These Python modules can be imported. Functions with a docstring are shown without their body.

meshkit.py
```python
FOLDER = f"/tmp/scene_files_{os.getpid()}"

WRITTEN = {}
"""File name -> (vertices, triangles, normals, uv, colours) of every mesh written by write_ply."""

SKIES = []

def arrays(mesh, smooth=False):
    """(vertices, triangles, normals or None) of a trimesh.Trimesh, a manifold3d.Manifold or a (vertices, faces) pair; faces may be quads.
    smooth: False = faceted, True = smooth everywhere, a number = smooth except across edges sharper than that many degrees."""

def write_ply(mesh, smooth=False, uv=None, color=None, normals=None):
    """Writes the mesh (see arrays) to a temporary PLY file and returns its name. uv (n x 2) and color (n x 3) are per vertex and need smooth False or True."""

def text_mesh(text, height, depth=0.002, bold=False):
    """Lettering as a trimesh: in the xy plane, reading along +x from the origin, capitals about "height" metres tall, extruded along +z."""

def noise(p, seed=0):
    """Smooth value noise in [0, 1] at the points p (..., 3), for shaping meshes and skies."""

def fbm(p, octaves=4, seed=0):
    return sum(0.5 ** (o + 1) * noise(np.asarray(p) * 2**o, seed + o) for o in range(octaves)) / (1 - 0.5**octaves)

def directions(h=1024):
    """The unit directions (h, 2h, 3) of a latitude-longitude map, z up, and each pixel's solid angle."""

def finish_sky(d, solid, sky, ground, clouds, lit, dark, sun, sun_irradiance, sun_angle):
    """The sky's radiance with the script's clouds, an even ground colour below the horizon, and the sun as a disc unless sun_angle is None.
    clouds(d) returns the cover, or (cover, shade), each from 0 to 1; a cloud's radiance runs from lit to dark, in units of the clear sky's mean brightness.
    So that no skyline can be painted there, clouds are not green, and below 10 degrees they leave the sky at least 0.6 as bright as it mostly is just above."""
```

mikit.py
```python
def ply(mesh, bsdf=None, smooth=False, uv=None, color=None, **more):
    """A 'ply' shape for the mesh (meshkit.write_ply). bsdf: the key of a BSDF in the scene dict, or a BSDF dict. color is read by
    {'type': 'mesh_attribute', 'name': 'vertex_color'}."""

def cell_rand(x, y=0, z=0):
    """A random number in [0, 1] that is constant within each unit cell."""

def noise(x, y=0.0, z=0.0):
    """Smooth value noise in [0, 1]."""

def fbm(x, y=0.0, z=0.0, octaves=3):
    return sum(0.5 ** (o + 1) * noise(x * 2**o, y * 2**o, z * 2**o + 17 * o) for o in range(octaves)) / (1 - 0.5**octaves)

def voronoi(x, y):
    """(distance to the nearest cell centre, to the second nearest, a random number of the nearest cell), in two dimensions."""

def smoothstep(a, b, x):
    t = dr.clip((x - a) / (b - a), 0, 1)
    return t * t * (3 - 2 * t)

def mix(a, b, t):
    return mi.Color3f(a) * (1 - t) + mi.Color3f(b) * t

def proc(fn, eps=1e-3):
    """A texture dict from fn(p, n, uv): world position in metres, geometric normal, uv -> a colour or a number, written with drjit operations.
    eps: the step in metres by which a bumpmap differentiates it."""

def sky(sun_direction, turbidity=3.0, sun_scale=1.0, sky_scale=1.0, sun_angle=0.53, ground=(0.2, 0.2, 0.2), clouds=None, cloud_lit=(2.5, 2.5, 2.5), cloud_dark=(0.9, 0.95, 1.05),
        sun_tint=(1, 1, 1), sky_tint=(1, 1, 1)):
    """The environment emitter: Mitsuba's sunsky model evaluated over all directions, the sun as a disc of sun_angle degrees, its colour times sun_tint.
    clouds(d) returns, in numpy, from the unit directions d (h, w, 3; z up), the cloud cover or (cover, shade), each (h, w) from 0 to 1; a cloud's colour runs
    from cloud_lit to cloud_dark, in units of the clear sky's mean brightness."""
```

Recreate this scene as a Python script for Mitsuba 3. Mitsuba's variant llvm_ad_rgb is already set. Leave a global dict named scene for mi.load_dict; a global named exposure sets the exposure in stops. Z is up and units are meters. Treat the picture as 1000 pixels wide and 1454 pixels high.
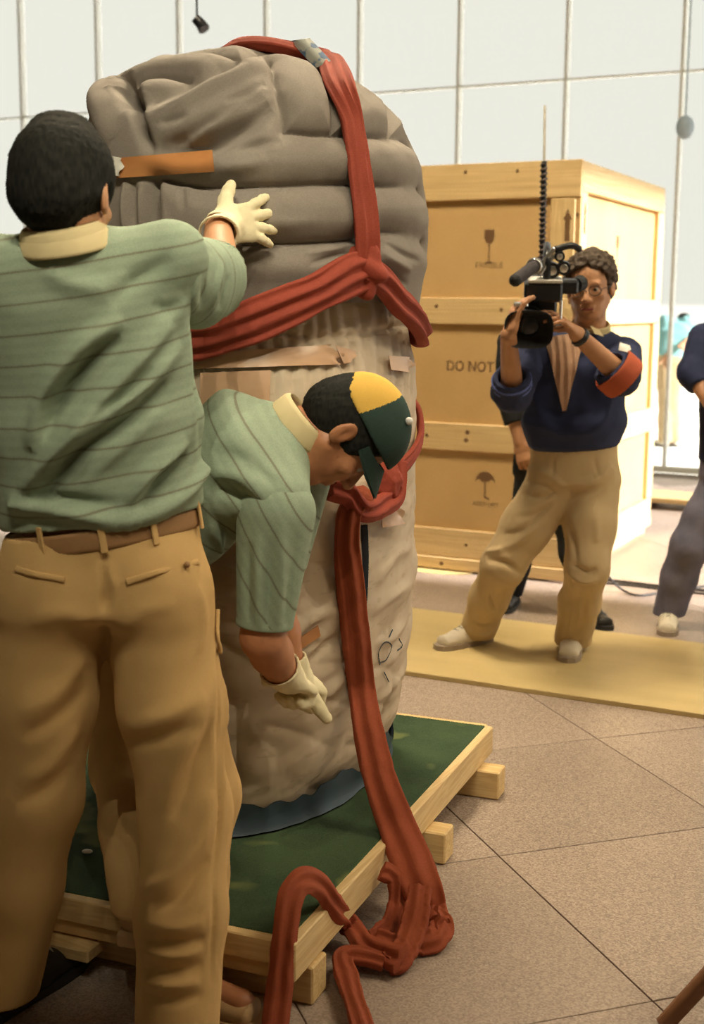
import math, random
import numpy as np, trimesh, drjit as dr, mitsuba as mi, mikit, meshkit
from scipy.spatial import cKDTree
from shapely.geometry import Polygon, Point, box as sbox

# ------------------------------------------------------------------ camera, sky, exposure
T = mi.ScalarTransform4f
FOC, CX, CY, PITCH, CAMH = 1850.0, 500.0, 727.0, math.atan(297 / 1850), 1.42
C = np.array([0, 0, CAMH])
FW = np.array([0, math.cos(PITCH), -math.sin(PITCH)]); ROLL = math.radians(0.5)
_r, _u = np.array([1.0, 0, 0]), np.array([0, math.sin(PITCH), math.cos(PITCH)])
RT = _r * math.cos(ROLL) + _u * math.sin(ROLL); UP = _u * math.cos(ROLL) - _r * math.sin(ROLL)
scene, labels = {}, {}
scene['camera'] = dict(type='thinlens', aperture_radius=0.006, focus_distance=3.2, fov=math.degrees(2 * math.atan(500 / FOC)), fov_axis='x',
                       near_clip=0.05, far_clip=500.0, to_world=T().look_at(origin=C.tolist(), target=(C + FW).tolist(), up=UP.tolist()))
exposure = -0.12
YAW = math.radians(26.5)
E1 = np.array([math.cos(YAW), -math.sin(YAW), 0]); E2 = np.array([math.sin(YAW), math.cos(YAW), 0]); EZ = np.array([0, 0, 1.0])
SUN_EL = math.radians(25)
SUN = E1 * math.cos(SUN_EL) + EZ * math.sin(SUN_EL)
SKY_GAIN, SUN_GAIN = 9.7, 14.0
scene['sky'] = mikit.sky(SUN.tolist(), turbidity=4.0, sun_scale=SUN_GAIN, sky_scale=SKY_GAIN, sun_angle=2.0, ground=(0.5, 0.5, 0.47),
                         clouds=lambda d: (np.ones(d.shape[:2]), np.zeros(d.shape[:2])), cloud_lit=(1.0, 1.0, 0.88), sun_tint=(0.80, 1.0, 1.55))
LAMP = (54.0, 45.0, 31.0)
SPOT = (22.0, 19.6, 14.4)

def pray(x, y): return FW + RT * (x - CX) / FOC - UP * (y - CY) / FOC
def fl(x, y, z=0.0):
    d = pray(x, y); return C + d * (z - CAMH) / d[2]
def at(x, y, Y):
    d = pray(x, y); return C + d * Y / d[1]
def pix(p):
    q = np.asarray(p, float) - C; k = q @ FW
    return np.stack([CX + FOC * (q @ RT) / k, CY - FOC * (q @ UP) / k, k], -1)
def room(s, t, z=0.0): return E1 * s + E2 * t + EZ * z
def nrm(v):
    v = np.asarray(v, float); return v / np.linalg.norm(v)

# ------------------------------------------------------------------ materials
def srgb(r, g, b):
    f = lambda v: (v / 255 / 12.92) if v / 255 < 0.04045 else ((v / 255 + 0.055) / 1.055) ** 2.4
    return [f(r), f(g), f(b)]
def rgb(c): return {'type': 'rgb', 'value': list(map(float, c))}
def mat(name, c, rough=0.6, two=True, **kw):
    base = c if isinstance(c, dict) else rgb(c)
    b = dict(type='principled', base_color=base, roughness=rough, **kw)
    scene[name] = {'type': 'twosided', 'bsdf': b} if two else b
    return name
def cloth_tex(c1, c2, sc=900.0, big=6.0):
    def f(p, n, uv):
        a = mikit.noise(p.x * sc, p.y * sc, p.z * sc); b = mikit.fbm(p.x * big, p.y * big, p.z * big)
        return mikit.mix(c1, c2, dr.clip(0.55 * a + 0.9 * (b - 0.25), 0, 1))
    return mikit.proc(f)
def wood_tex(light, dark, axis, sc=1.0):
    ax = [float(v) for v in axis]
    def f(p, n, uv):
        l = p.x * ax[0] + p.y * ax[1] + p.z * ax[2]
        qx, qy, qz = p.x - ax[0] * l, p.y - ax[1] * l, p.z - ax[2] * l
        w = mikit.fbm(qx * 34 * sc + 0.8 * l, qy * 34 * sc, qz * 34 * sc + mikit.noise(l * 1.5) * 2.0, octaves=4)
        g = dr.abs(dr.sin(w * 17.0))
        fine = mikit.noise(qx * 420, qy * 420 + l * 6, qz * 420)
        return mikit.mix(light, dark, dr.clip(0.5 * g * g + 0.3 * fine + 0.5 * (w - 0.35), 0, 1))
    return mikit.proc(f)
def granite(p, n, uv):
    a = mikit.noise(p.x * 260, p.y * 260, p.z * 260); b = mikit.noise(p.x * 190 + 9, p.y * 190, p.z * 190); c = mikit.fbm(p.x * 1.2, p.y * 1.2, 3.0)
    base = mikit.mix((0.235, 0.18, 0.145), (0.44, 0.35, 0.285), dr.clip(0.95 * a + 0.6 * c - 0.27, 0, 1))
    return mikit.mix(base, (0.62, 0.54, 0.45), mikit.smoothstep(0.82, 0.92, b) * 0.3)
mat('m_tile', mikit.proc(granite), 0.42, specular=0.35)
def granite_b(p, n, uv): return granite(p, n, uv) * 0.92
mat('m_tile_b', mikit.proc(granite_b), 0.45, specular=0.35)
mat('m_grout', (0.16, 0.13, 0.10), 0.9)
mat('m_wall', mikit.proc(lambda p, n, uv: mikit.mix((0.24, 0.21, 0.17), (0.28, 0.24, 0.19), mikit.fbm(p.x * 2, p.y * 2, p.z * 2))), 0.9)
mat('m_ceiling', (0.34, 0.30, 0.24), 0.9)
mat('m_mullion', (0.72, 0.74, 0.70), 0.5)
scene['m_pane'] = dict(type='thindielectric', int_ior=1.12)
mat('m_paving', mikit.proc(lambda p, n, uv: mikit.mix((0.70, 0.69, 0.62), (0.80, 0.78, 0.70), mikit.fbm(p.x, p.y, 0.5))), 0.9)
mat('m_pine1', wood_tex((0.72, 0.53, 0.26), (0.56, 0.375, 0.16), E1), 0.6)
mat('m_pine2', wood_tex((0.73, 0.54, 0.27), (0.57, 0.385, 0.165), EZ), 0.6)
mat('m_pine3', wood_tex((0.70, 0.53, 0.28), (0.56, 0.38, 0.17), E2), 0.6)
mat('m_board', mikit.proc(lambda p, n, uv: mikit.mix((0.62, 0.41, 0.175), (0.50, 0.315, 0.125), dr.clip(0.5 * mikit.noise(p.x * 300, p.y * 300, p.z * 300) + 0.8 * mikit.fbm(p.x * 5, p.y * 5, p.z * 2) - 0.2, 0, 1))), 0.75)
mat('m_ply', mikit.proc(lambda p, n, uv: mikit.mix((0.58, 0.45, 0.215), (0.43, 0.315, 0.125), dr.clip(0.9 * mikit.fbm((p.x * E1[0] + p.y * E1[1]) * 1.2, (p.x * E2[0] + p.y * E2[1]) * 7, 0.0, octaves=4) + 0.15 * mikit.noise(p.x * 200, p.y * 200, 0) - 0.1, 0, 1))), 0.6)
mat('m_ink', (0.16, 0.085, 0.035), 0.9)
def carpet(p, n, uv):
    a = mikit.noise(p.x * 420, p.y * 420, p.z * 420); b = mikit.fbm(p.x * 6, p.y * 6, 0.0, octaves=4)
    g = mikit.mix((0.014, 0.034, 0.015), (0.050, 0.085, 0.034), dr.clip(0.6 * a + 0.9 * (b - 0.25), 0, 1))
    return mikit.mix(g, (0.17, 0.19, 0.06), mikit.smoothstep(0.64, 0.78, mikit.fbm(p.x * 9 + 3, p.y * 9, 1.0)) * 0.5)
mat('m_carpet', mikit.proc(carpet), 1.0, sheen=0.2)
mat('m_sling', mikit.proc(lambda p, n, uv: mikit.mix((0.22, 0.032, 0.017), (0.32, 0.055, 0.027), dr.clip(0.7 * mikit.noise(p.x * 500, p.y * 500, p.z * 500) + 0.8 * mikit.fbm(p.x * 9, p.y * 9, p.z * 9) - 0.3, 0, 1))), 0.85, sheen=0.3)
mat('m_sling_dark', mikit.proc(lambda p, n, uv: mikit.mix((0.23, 0.042, 0.014), (0.31, 0.066, 0.022), dr.clip(0.7 * mikit.noise(p.x * 500, p.y * 500, p.z * 500) + 0.8 * mikit.fbm(p.x * 9, p.y * 9, p.z * 9) - 0.3, 0, 1))), 0.85, sheen=0.3)
mat('m_blanket', cloth_tex((0.175, 0.150, 0.125), (0.255, 0.225, 0.195), 500, 4), 0.9, sheen=0.25)
def wrapfn(p, n, uv):
    v = mikit.fbm(p.x * 14, p.y * 14, p.z * 5, octaves=4)
    b = mikit.mix((0.42, 0.335, 0.24), (0.56, 0.46, 0.34), dr.clip(v * 1.4 - 0.25, 0, 1))
    return mikit.mix(b, (0.30, 0.21, 0.12), mikit.smoothstep(0.62, 0.75, mikit.fbm(p.x * 30, p.y * 30, p.z * 60)) * 0.25)
mat('m_wrap', mikit.proc(wrapfn), 0.6, specular=0.5)
mat('m_tape', mikit.proc(lambda p, n, uv: mikit.mix((0.40, 0.165, 0.055), (0.48, 0.22, 0.08), mikit.fbm(p.x * 8, p.y * 8, p.z * 30))), 0.28, specular=0.6)
mat('m_tape_pale', mikit.proc(lambda p, n, uv: mikit.mix((0.42, 0.25, 0.15), (0.52, 0.34, 0.21), mikit.fbm(p.x * 8, p.y * 8, p.z * 30))), 0.3, specular=0.6)
mat('m_bluesheet', (0.045, 0.068, 0.090), 0.45)
mat('m_strapblue', (0.018, 0.03, 0.045), 0.6)
mat('m_tag', mikit.proc(lambda p, n, uv: mikit.mix((0.40, 0.42, 0.38), (0.10, 0.17, 0.28), mikit.smoothstep(0.5, 0.6, mikit.fbm(p.x * 40, p.y * 40, p.z * 40)))), 0.35)
mat('m_white', (0.75, 0.74, 0.68), 0.4)
mat('m_rubber', (0.02, 0.02, 0.02), 0.6)
mat('m_cable', (0.05, 0.045, 0.04), 0.6)
mat('m_black', (0.012, 0.014, 0.018), 0.35)
mat('m_blackmatte', (0.014, 0.015, 0.016), 0.8)
mat('m_chrome', (0.80, 0.80, 0.78), 0.2, metallic=1.0)
mat('m_lampframe', (0.6, 0.58, 0.5), 0.5)
mat('m_darkwood', (0.22, 0.10, 0.045), 0.5)

# ------------------------------------------------------------------ helpers
def numbered(key):
    if key not in scene and key not in labels: return key
    i = 1
    while f'{key}_{i:03d}' in scene or f'{key}_{i:03d}' in labels: i += 1
    return f'{key}_{i:03d}'
def thing(name, label, cat, group=None):
    key = numbered(name); labels[key] = {'label': label, 'category': cat}
    if group: labels[key]['group'] = group
    return key
def obj(name, mesh, m, parent=None, smooth=False, label=None, **kw):
    key = numbered(parent + '__' + name if parent else name)
    scene[key] = mikit.ply(mesh, m, smooth=smooth, **kw)
    if label: labels[key] = {'label': label}
    return key
def struct(name, mesh, m, smooth=False):
    key = obj(name, mesh, m, None, smooth); labels[key] = {'kind': 'structure'}
    return key
def mesh_of(v, f): return trimesh.Trimesh(np.asarray(v, float), np.asarray(f, int), process=False)
def frame_box(c, ax, size, ch=0.0):
    """box centred at c with axes ax (3 unit vectors) and full sizes; ch = chamfer of all edges"""
    hx, hy, hz = np.asarray(size, float) / 2
    if ch <= 0:
        m = trimesh.creation.box([2 * hx, 2 * hy, 2 * hz]); v = np.array(m.vertices); f = np.array(m.faces)
    else:
        pts = []
        for sx in (-1, 1):
            for sy in (-1, 1):
                for sz in (-1, 1):
                    pts += [(sx * (hx - ch), sy * (hy - ch), sz * hz), (sx * (hx - ch), sy * hy, sz * (hz - ch)), (sx * hx, sy * (hy - ch), sz * (hz - ch))]
        m = trimesh.convex.convex_hull(np.array(pts)); v = np.array(m.vertices); f = np.array(m.faces)
    R = np.array(ax)
    if np.linalg.det(R) < 0: f = f[:, ::-1]
    return mesh_of(v @ R + np.asarray(c), f)
RAX = (E1, E2, EZ)
def rbox(s0, s1, t0, t1, z0, z1, ch=0.0): return frame_box(room((s0 + s1) / 2, (t0 + t1) / 2, (z0 + z1) / 2), RAX, (s1 - s0, t1 - t0, z1 - z0), ch)
def cat(*ms): return trimesh.util.concatenate(list(ms))
def spline(pts, n):
    """Catmull-Rom through pts, n samples evenly spaced"""
    P = np.asarray(pts, float); Q = np.vstack([2 * P[0] - P[1], P, 2 * P[-1] - P[-2]]); out = []
    for i in range(len(P) - 1):
        a, b, c, d = Q[i:i + 4]; t = np.linspace(0, 1, 24, endpoint=False)[:, None]
        out.append(0.5 * (2 * b + (c - a) * t + (2 * a - 5 * b + 4 * c - d) * t ** 2 + (3 * b - a - 3 * c + d) * t ** 3))
    out = np.vstack(out + [P[-1:]]); s = np.r_[0, np.cumsum(np.linalg.norm(np.diff(out[:, :3], axis=0), axis=1))]
    return np.stack([np.interp(np.linspace(0, s[-1], n), s, out[:, k]) for k in range(out.shape[1])], 1)
def sweep(path, normals, prof):
    """closed tube: prof(i) -> (M,2) points (along binormal, along normal)"""
    P = np.asarray(path, float); n = len(P)
    tan = np.gradient(P, axis=0); tan /= np.linalg.norm(tan, axis=1, keepdims=True) + 1e-12
    N = np.asarray(normals, float); N = N - tan * (N * tan).sum(1, keepdims=True); N /= np.linalg.norm(N, axis=1, keepdims=True) + 1e-12
    B = np.cross(tan, N); rings = []
    for i in range(n):
        q = prof(i); rings.append(P[i] + q[:, :1] * B[i] + q[:, 1:] * N[i])
    M = len(rings[0]); v = np.vstack(rings + [P[:1], P[-1:]]); f = []
    j = np.arange(M); k = (j + 1) % M
    for i in range(n - 1):
        a, b = i * M, (i + 1) * M
        f.append(np.stack([a + j, a + k, b + k], 1)); f.append(np.stack([a + j, b + k, b + j], 1))
    f.append(np.stack([np.full(M, n * M), k, j], 1)); f.append(np.stack([np.full(M, n * M + 1), (n - 1) * M + j, (n - 1) * M + k], 1))
    m = mesh_of(v, np.vstack(f))
    if m.volume < 0: m.invert()
    return m
def frames(path, up=(0, 0, 1)):
    P = np.asarray(path, float); tan = np.gradient(P, axis=0); tan /= np.linalg.norm(tan, axis=1, keepdims=True)
    N = [nrm(np.asarray(up, float) - tan[0] * np.dot(up, tan[0]) + 1e-9)]
    for i in range(1, len(P)):
        v = N[-1] - tan[i] * (N[-1] @ tan[i]); N.append(nrm(v))
    return np.array(N)
def tube(pts, r, n=40, m=10, r2=None):
    P = spline(pts, n) if len(pts) > 2 else np.linspace(pts[0], pts[1], n)
    up = (0, 0, 1) if abs(nrm(P[1] - P[0])[2]) < 0.9 else (1, 0, 0)
    a = np.linspace(0, 2 * np.pi, m, endpoint=False); rr = np.linspace(r, r if r2 is None else r2, n)
    return sweep(P, frames(P, up), lambda i: np.stack([np.cos(a), np.sin(a)], 1) * rr[i])
def band(path, normals, width, thick, m=28, ridges=3, seed=0, lift=0.5, wvar=0.15):
    """a soft flattened sling: ribbed flat tube"""
    n = len(path); rs = np.random.RandomState(seed); ph = rs.rand() * 6; width = np.broadcast_to(width, n); thick = np.broadcast_to(thick, n)
    a = np.linspace(0, 2 * np.pi, m, endpoint=False)
    nz = meshkit.fbm(np.stack([np.arange(n) * 0.06, np.full(n, seed * 7.3), np.zeros(n)], 1), 3)
    def prof(i):
        w = np.cos(a); h = np.sin(a); h = np.sign(h) * np.abs(h) ** 0.7
        rib = 1 + 0.42 * np.cos(ridges * np.pi * w + ph + 2.5 * (nz[i] - 0.5))
        return np.stack([w * width[i] / 2 * (1 + wvar * (nz[i] - 0.5) * 2), h * thick[i] / 2 * rib + thick[i] * lift], 1)
    return sweep(path, normals, prof)
def grid_faces(nu, nv, wrap):
    i, j = np.meshgrid(np.arange(nu if wrap else nu - 1), np.arange(nv - 1), indexing='ij'); k = (i + 1) % nu
    a, b, c, d = i * nv + j, k * nv + j, k * nv + j + 1, i * nv + j + 1
    return np.vstack([np.stack([a, b, c], -1).reshape(-1, 3), np.stack([a, c, d], -1).reshape(-1, 3)])
def vnormals(v, f):
    n = np.zeros_like(v); fn = np.cross(v[f[:, 1]] - v[f[:, 0]], v[f[:, 2]] - v[f[:, 0]])
    for k in range(3): np.add.at(n, f[:, k], fn)
    return n / (np.linalg.norm(n, axis=1, keepdims=True) + 1e-12)
class Surf:
    """looks up the point of a mesh seen at a picture position of the photograph"""
    def __init__(self, v, f):
        self.v = v; n = vnormals(v, f); self.n = n
        front = np.nonzero(((C - v) * n).sum(1) > 0)[0]; p = pix(v[front]); self.idx = front; self.d = p[:, 2]
        self.tree = cKDTree(p[:, :2])
    def __call__(self, x, y):
        c = self.tree.query_ball_point((x, y), 7.0)
        c = c if len(c) else [self.tree.query((x, y))[1]]
        c = np.array(c); dd = self.d[c]; c = c[dd < dd.min() + 0.03]
        pp = self.tree.data[c]; i = self.idx[c[np.argmin(((pp - (x, y)) ** 2).sum(1))]]
        return self.v[i]
    def normal(self, p): return self.n[((self.v - p) ** 2).sum(1).argmin()]
    def line(self, pts, n=60): return spline(np.array([self(*q) for q in pts]), n)
def strokes(v, f, lst, N=None):
    """displace v along normals: each stroke = (picture polyline, amplitude m, width m[, taper])"""
    S = Surf(v, f); N = S.n if N is None else N; out = np.zeros(len(v))
    for st in lst:
        pts, amp, w = st[:3]; L = S.line(pts, 70) if len(pts) > 1 else np.array([S(*pts[0])])
        dist, i = cKDTree(L).query(v, distance_upper_bound=w * 3.2); ok = np.isfinite(dist)
        tp = np.sin(np.clip((np.arange(len(L)) + 0.5) / len(L), 0, 1) * np.pi) ** 0.6 if len(L) > 1 and not (len(st) > 3 and st[3] == 0) else np.ones(len(L))
        out[ok] += amp * np.exp(-(dist[ok] / w) ** 2) * tp[np.minimum(i[ok], len(L) - 1)]
    return v + N * out[:, None]

# ------------------------------------------------------------------ the setting: floor tiles, window wall, side wall, ceiling
rng = random.Random(5)
ta = math.radians(18.7)                       # the floor's tiles lie askew to the walls
TA = np.array([math.cos(ta), math.sin(ta), 0]); TB = np.array([-math.sin(ta), math.cos(ta), 0])
WALL_T, SIDE_S, LEFT_S, BACK_T, CEIL = 11.2, 4.2, -13.0, -4.5, 5.2
struct('floor', rbox(LEFT_S, SIDE_S, BACK_T, WALL_T, -0.25, -0.012), 'm_grout')
scene['floor']['bsdf'] = {'type': 'ref', 'id': 'm_grout'}
A0, B0, SA, SB = 1.400, 2.918, 0.707, 0.751
inroom = Polygon([tuple(room(s, t)[:2]) for s, t in ((LEFT_S, BACK_T), (SIDE_S, BACK_T), (SIDE_S, WALL_T), (LEFT_S, WALL_T))])
seen = Polygon([tuple(fl(x, y)[:2]) for x, y in ((-160, 1500), (1160, 1500), (1130, 560), (-130, 560))])
for i in range(-22, 16):
    for j in range(-8, 22):
        a0, b0 = A0 + i * SA, B0 + j * SB
        cs = [TA * a + TB * b for a, b in ((a0, b0), (a0 + SA, b0), (a0 + SA, b0 + SB), (a0, b0 + SB))]
        P = Polygon([tuple(q[:2]) for q in cs])
        if not P.intersects(seen) or not inroom.contains(P): continue
        c = (cs[0] + cs[2]) / 2 - EZ * (0.0075 + 0.0008 * rng.random())
        obj('tile', frame_box(c, (TA, TB, EZ), (SA - 0.0035, SB - 0.0035, 0.015), 0.001), 'm_tile' if rng.random() < 0.6 else 'm_tile_b', 'floor')
struct('ceiling', rbox(LEFT_S, SIDE_S, BACK_T, WALL_T, CEIL, CEIL + 0.2), 'm_ceiling')
struct('wall_left', rbox(LEFT_S - 0.2, LEFT_S, BACK_T, WALL_T, 0, CEIL), 'm_wall')
struct('wall_back', rbox(LEFT_S - 0.2, SIDE_S + 0.2, BACK_T - 0.2, BACK_T, 0, CEIL), 'm_wall')
BAY0, BAY1, BAYH = 6.15, 10.9, 5.0             # a loading bay stands open on the right, beyond the frame
struct('wall_right', cat(rbox(SIDE_S, SIDE_S + 0.25, BACK_T, BAY0, 0, CEIL), rbox(SIDE_S, SIDE_S + 0.25, BAY1, WALL_T, 0, CEIL), rbox(SIDE_S, SIDE_S + 0.25, BAY0, BAY1, BAYH, CEIL)), 'm_wall')
# glazed wall: mullions and panes; its lines fall where the photograph shows them
mul_s = []
d = at(800, 240, 10.0) - C; k = (WALL_T - C @ E2) / (d @ E2); s_a = (C + d * k) @ E1
d = at(649, 240, 10.0) - C; k = (WALL_T - C @ E2) / (d @ E2); s_b = (C + d * k) @ E1
PITCH_M = s_a - s_b
ms = sorted(s for s in [s_a + PITCH_M * q for q in range(-8, 6)] if LEFT_S + 0.3 < s < SIDE_S - 0.2)
d = at(650, 124, 10.0) - C; k = (WALL_T - C @ E2) / (d @ E2); z_t = (C + d * k)[2]
trans = [0.06, z_t, CEIL - 0.04]
w = struct('window_1', rbox(LEFT_S, SIDE_S, WALL_T - 0.03, WALL_T + 0.05, 0.0, 0.05), 'm_mullion')
for s in ms: obj('mullion', rbox(s - 0.013, s + 0.013, WALL_T - 0.03, WALL_T + 0.06, 0.05, CEIL, 0.004), 'm_mullion', w)
for z in trans[1:]: obj('transom', rbox(LEFT_S, SIDE_S, WALL_T - 0.02, WALL_T + 0.04, z - 0.008, z + 0.008), 'm_mullion', w)
edges = [LEFT_S] + ms + [SIDE_S]
for a, b in zip(edges[:-1], edges[1:]):
    for z0, z1 in ((0.05, z_t - 0.02), (z_t + 0.02, CEIL - 0.06)):
        p = [room(a + 0.03, WALL_T + 0.01, z0), room(b - 0.03, WALL_T + 0.01, z0), room(b - 0.03, WALL_T + 0.01, z1), room(a + 0.03, WALL_T + 0.01, z1)]
        obj('pane', mesh_of(p, [[0, 1, 2], [0, 2, 3]]), 'm_pane', w)
struct('ground', rbox(-60, 60, -40, 90, -0.35, -0.26), 'm_paving')
struct('terrace', cat(rbox(-40, 40, WALL_T + 0.08, 60, -0.26, -0.02), rbox(SIDE_S + 0.26, 40, -20, WALL_T + 0.08, -0.26, -0.02)), 'm_paving')

# ceiling lamps: warm panels that hang over the lobby
LAMPS = [(-2.2, 4.15, 1.65), (0.8, 3.9, 0.45), (2.6, 3.2, 0.75), (2.6, 4.8, 0.3)]
for (s, t, g), where in zip(LAMPS, ('in front of the crate', 'to the right of the wrapped bundle', 'near the right-hand wall', 'beside the open loading bay')):
    k = thing('ceiling_lamp', 'warm square ceiling lamp panel above the floor ' + where, 'lamp', 'ceiling lamps of the lobby')
    obj('housing', rbox(s - 0.5, s + 0.5, t - 0.5, t + 0.5, CEIL - 0.09, CEIL - 0.001, 0.01), 'm_lampframe', k)
    p = [room(s - 0.45, t - 0.45, CEIL - 0.095), room(s + 0.45, t - 0.45, CEIL - 0.095), room(s + 0.45, t + 0.45, CEIL - 0.095), room(s - 0.45, t + 0.45, CEIL - 0.095)]
    obj('diffuser', mesh_of(p, [[0, 2, 1], [0, 3, 2]]), 'm_white', k, emitter={'type': 'area', 'radiance': rgb([v * g for v in LAMP])})

# track spotlights aimed at the bundle from behind the camera
tk = thing('light_track', 'black ceiling track that carries the spotlights aimed at the bundle', 'light track')
obj('rail', rbox(-1.2, 2.4, -0.32, -0.28, CEIL - 0.04, CEIL - 0.001, 0.003), 'm_black', tk)
for i, s in enumerate((-0.6, 0.2, 1.0, 1.8)):
    p = room(s, -0.3, CEIL - 0.22); aim = np.array([-0.34, 2.60, 1.62]); d = nrm(aim - p)
    k = thing('track_spotlight', ('leftmost', 'second from left', 'third from left', 'rightmost')[i] + ' black track spotlight on the ceiling rail', 'spotlight', 'track spotlights on the ceiling rail')
    obj('can', tube([p - d * 0.13, p - d * 0.012], 0.055, 6, 24), 'm_black', k, 40); obj('stem', tube([p - d * 0.07, np.array([p[0] - d[0] * 0.07, p[1] - d[1] * 0.07, CEIL - 0.042])], 0.01, 4, 10), 'm_black', k, True)
    scene[k + '_light'] = dict(type='spot', intensity=rgb(SPOT), cutoff_angle=12.2, beam_width=4.0, to_world=T().look_at(origin=p.tolist(), target=aim.tolist(), up=[0, 0, 1]))

# ------------------------------------------------------------------ plywood sheet on the floor
pc = [fl(420, 846, 0.018), fl(1180, 937, 0.018), fl(1180, 1037, 0.018), fl(420, 933, 0.018)]
st = [(p @ E1, p @ E2) for p in pc]
t0, t1 = (st[2][1] + st[3][1]) / 2, (st[0][1] + st[1][1]) / 2
obj('plywood_sheet', rbox(-3.3, -0.35, 4.455, 5.437, 0.0, 0.018, 0.002), 'm_ply')
labels['plywood_sheet'] = {'label': 'long pale plywood sheet laid on the floor under the cameraman', 'category': 'plywood sheet'}

# ------------------------------------------------------------------ crate
cr = thing('shipping_crate', 'tall plywood shipping crate with pine battens and black stencilled symbols behind the cameraman', 'crate')
q = fl(806, 829); CS, CT = q @ E1, q @ E2
CHT = 2.125; CW, CD = 1.06, 1.72
S0, S1, T0, T1 = CS - CW, CS, CT, CT + CD
B = 0.028
zz = lambda y: at(700, y, at(700, y, 6.55)[1])[2]
def crate_z(y, x=700):                         # height on the crate's front face
    d = pray(x, y); k = (CT - C @ E2) / (d @ E2); return (C + d * k)[2]
def crate_s(x, y=500):
    d = pray(x, y); k = (CT - C @ E2) / (d @ E2); return (C + d * k) @ E1
zt0, zt1 = crate_z(283), CHT
zm0, zm1 = crate_z(461), crate_z(423)
zl0, zl1 = crate_z(643), crate_z(604)
zb0, zb1 = crate_z(797), crate_z(757)
for nm, a, b in (('panel', zm1, zt0), ('panel', zl1, zm0), ('panel', zb1, zl0)):
    obj(nm, rbox(S0 + 0.03, S1 - 0.03, T0 + B, T0 + B + 0.012, a - 0.05, b + 0.05), 'm_board', cr)
obj('core', rbox(S0 + 0.05, S1 - B - 0.012, T0 + B + 0.013, T1 - B, 0.1, CHT - 0.03), 'm_board', cr, label='crate interior box behind the panels')
for a, b in ((zt0, zt1), (zm0, zm1), (zl0, zl1), (zb0, zb1)):
    obj('batten', rbox(S0, S1, T0, T0 + B, a, b, 0.003), 'm_pine1', cr)
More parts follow.
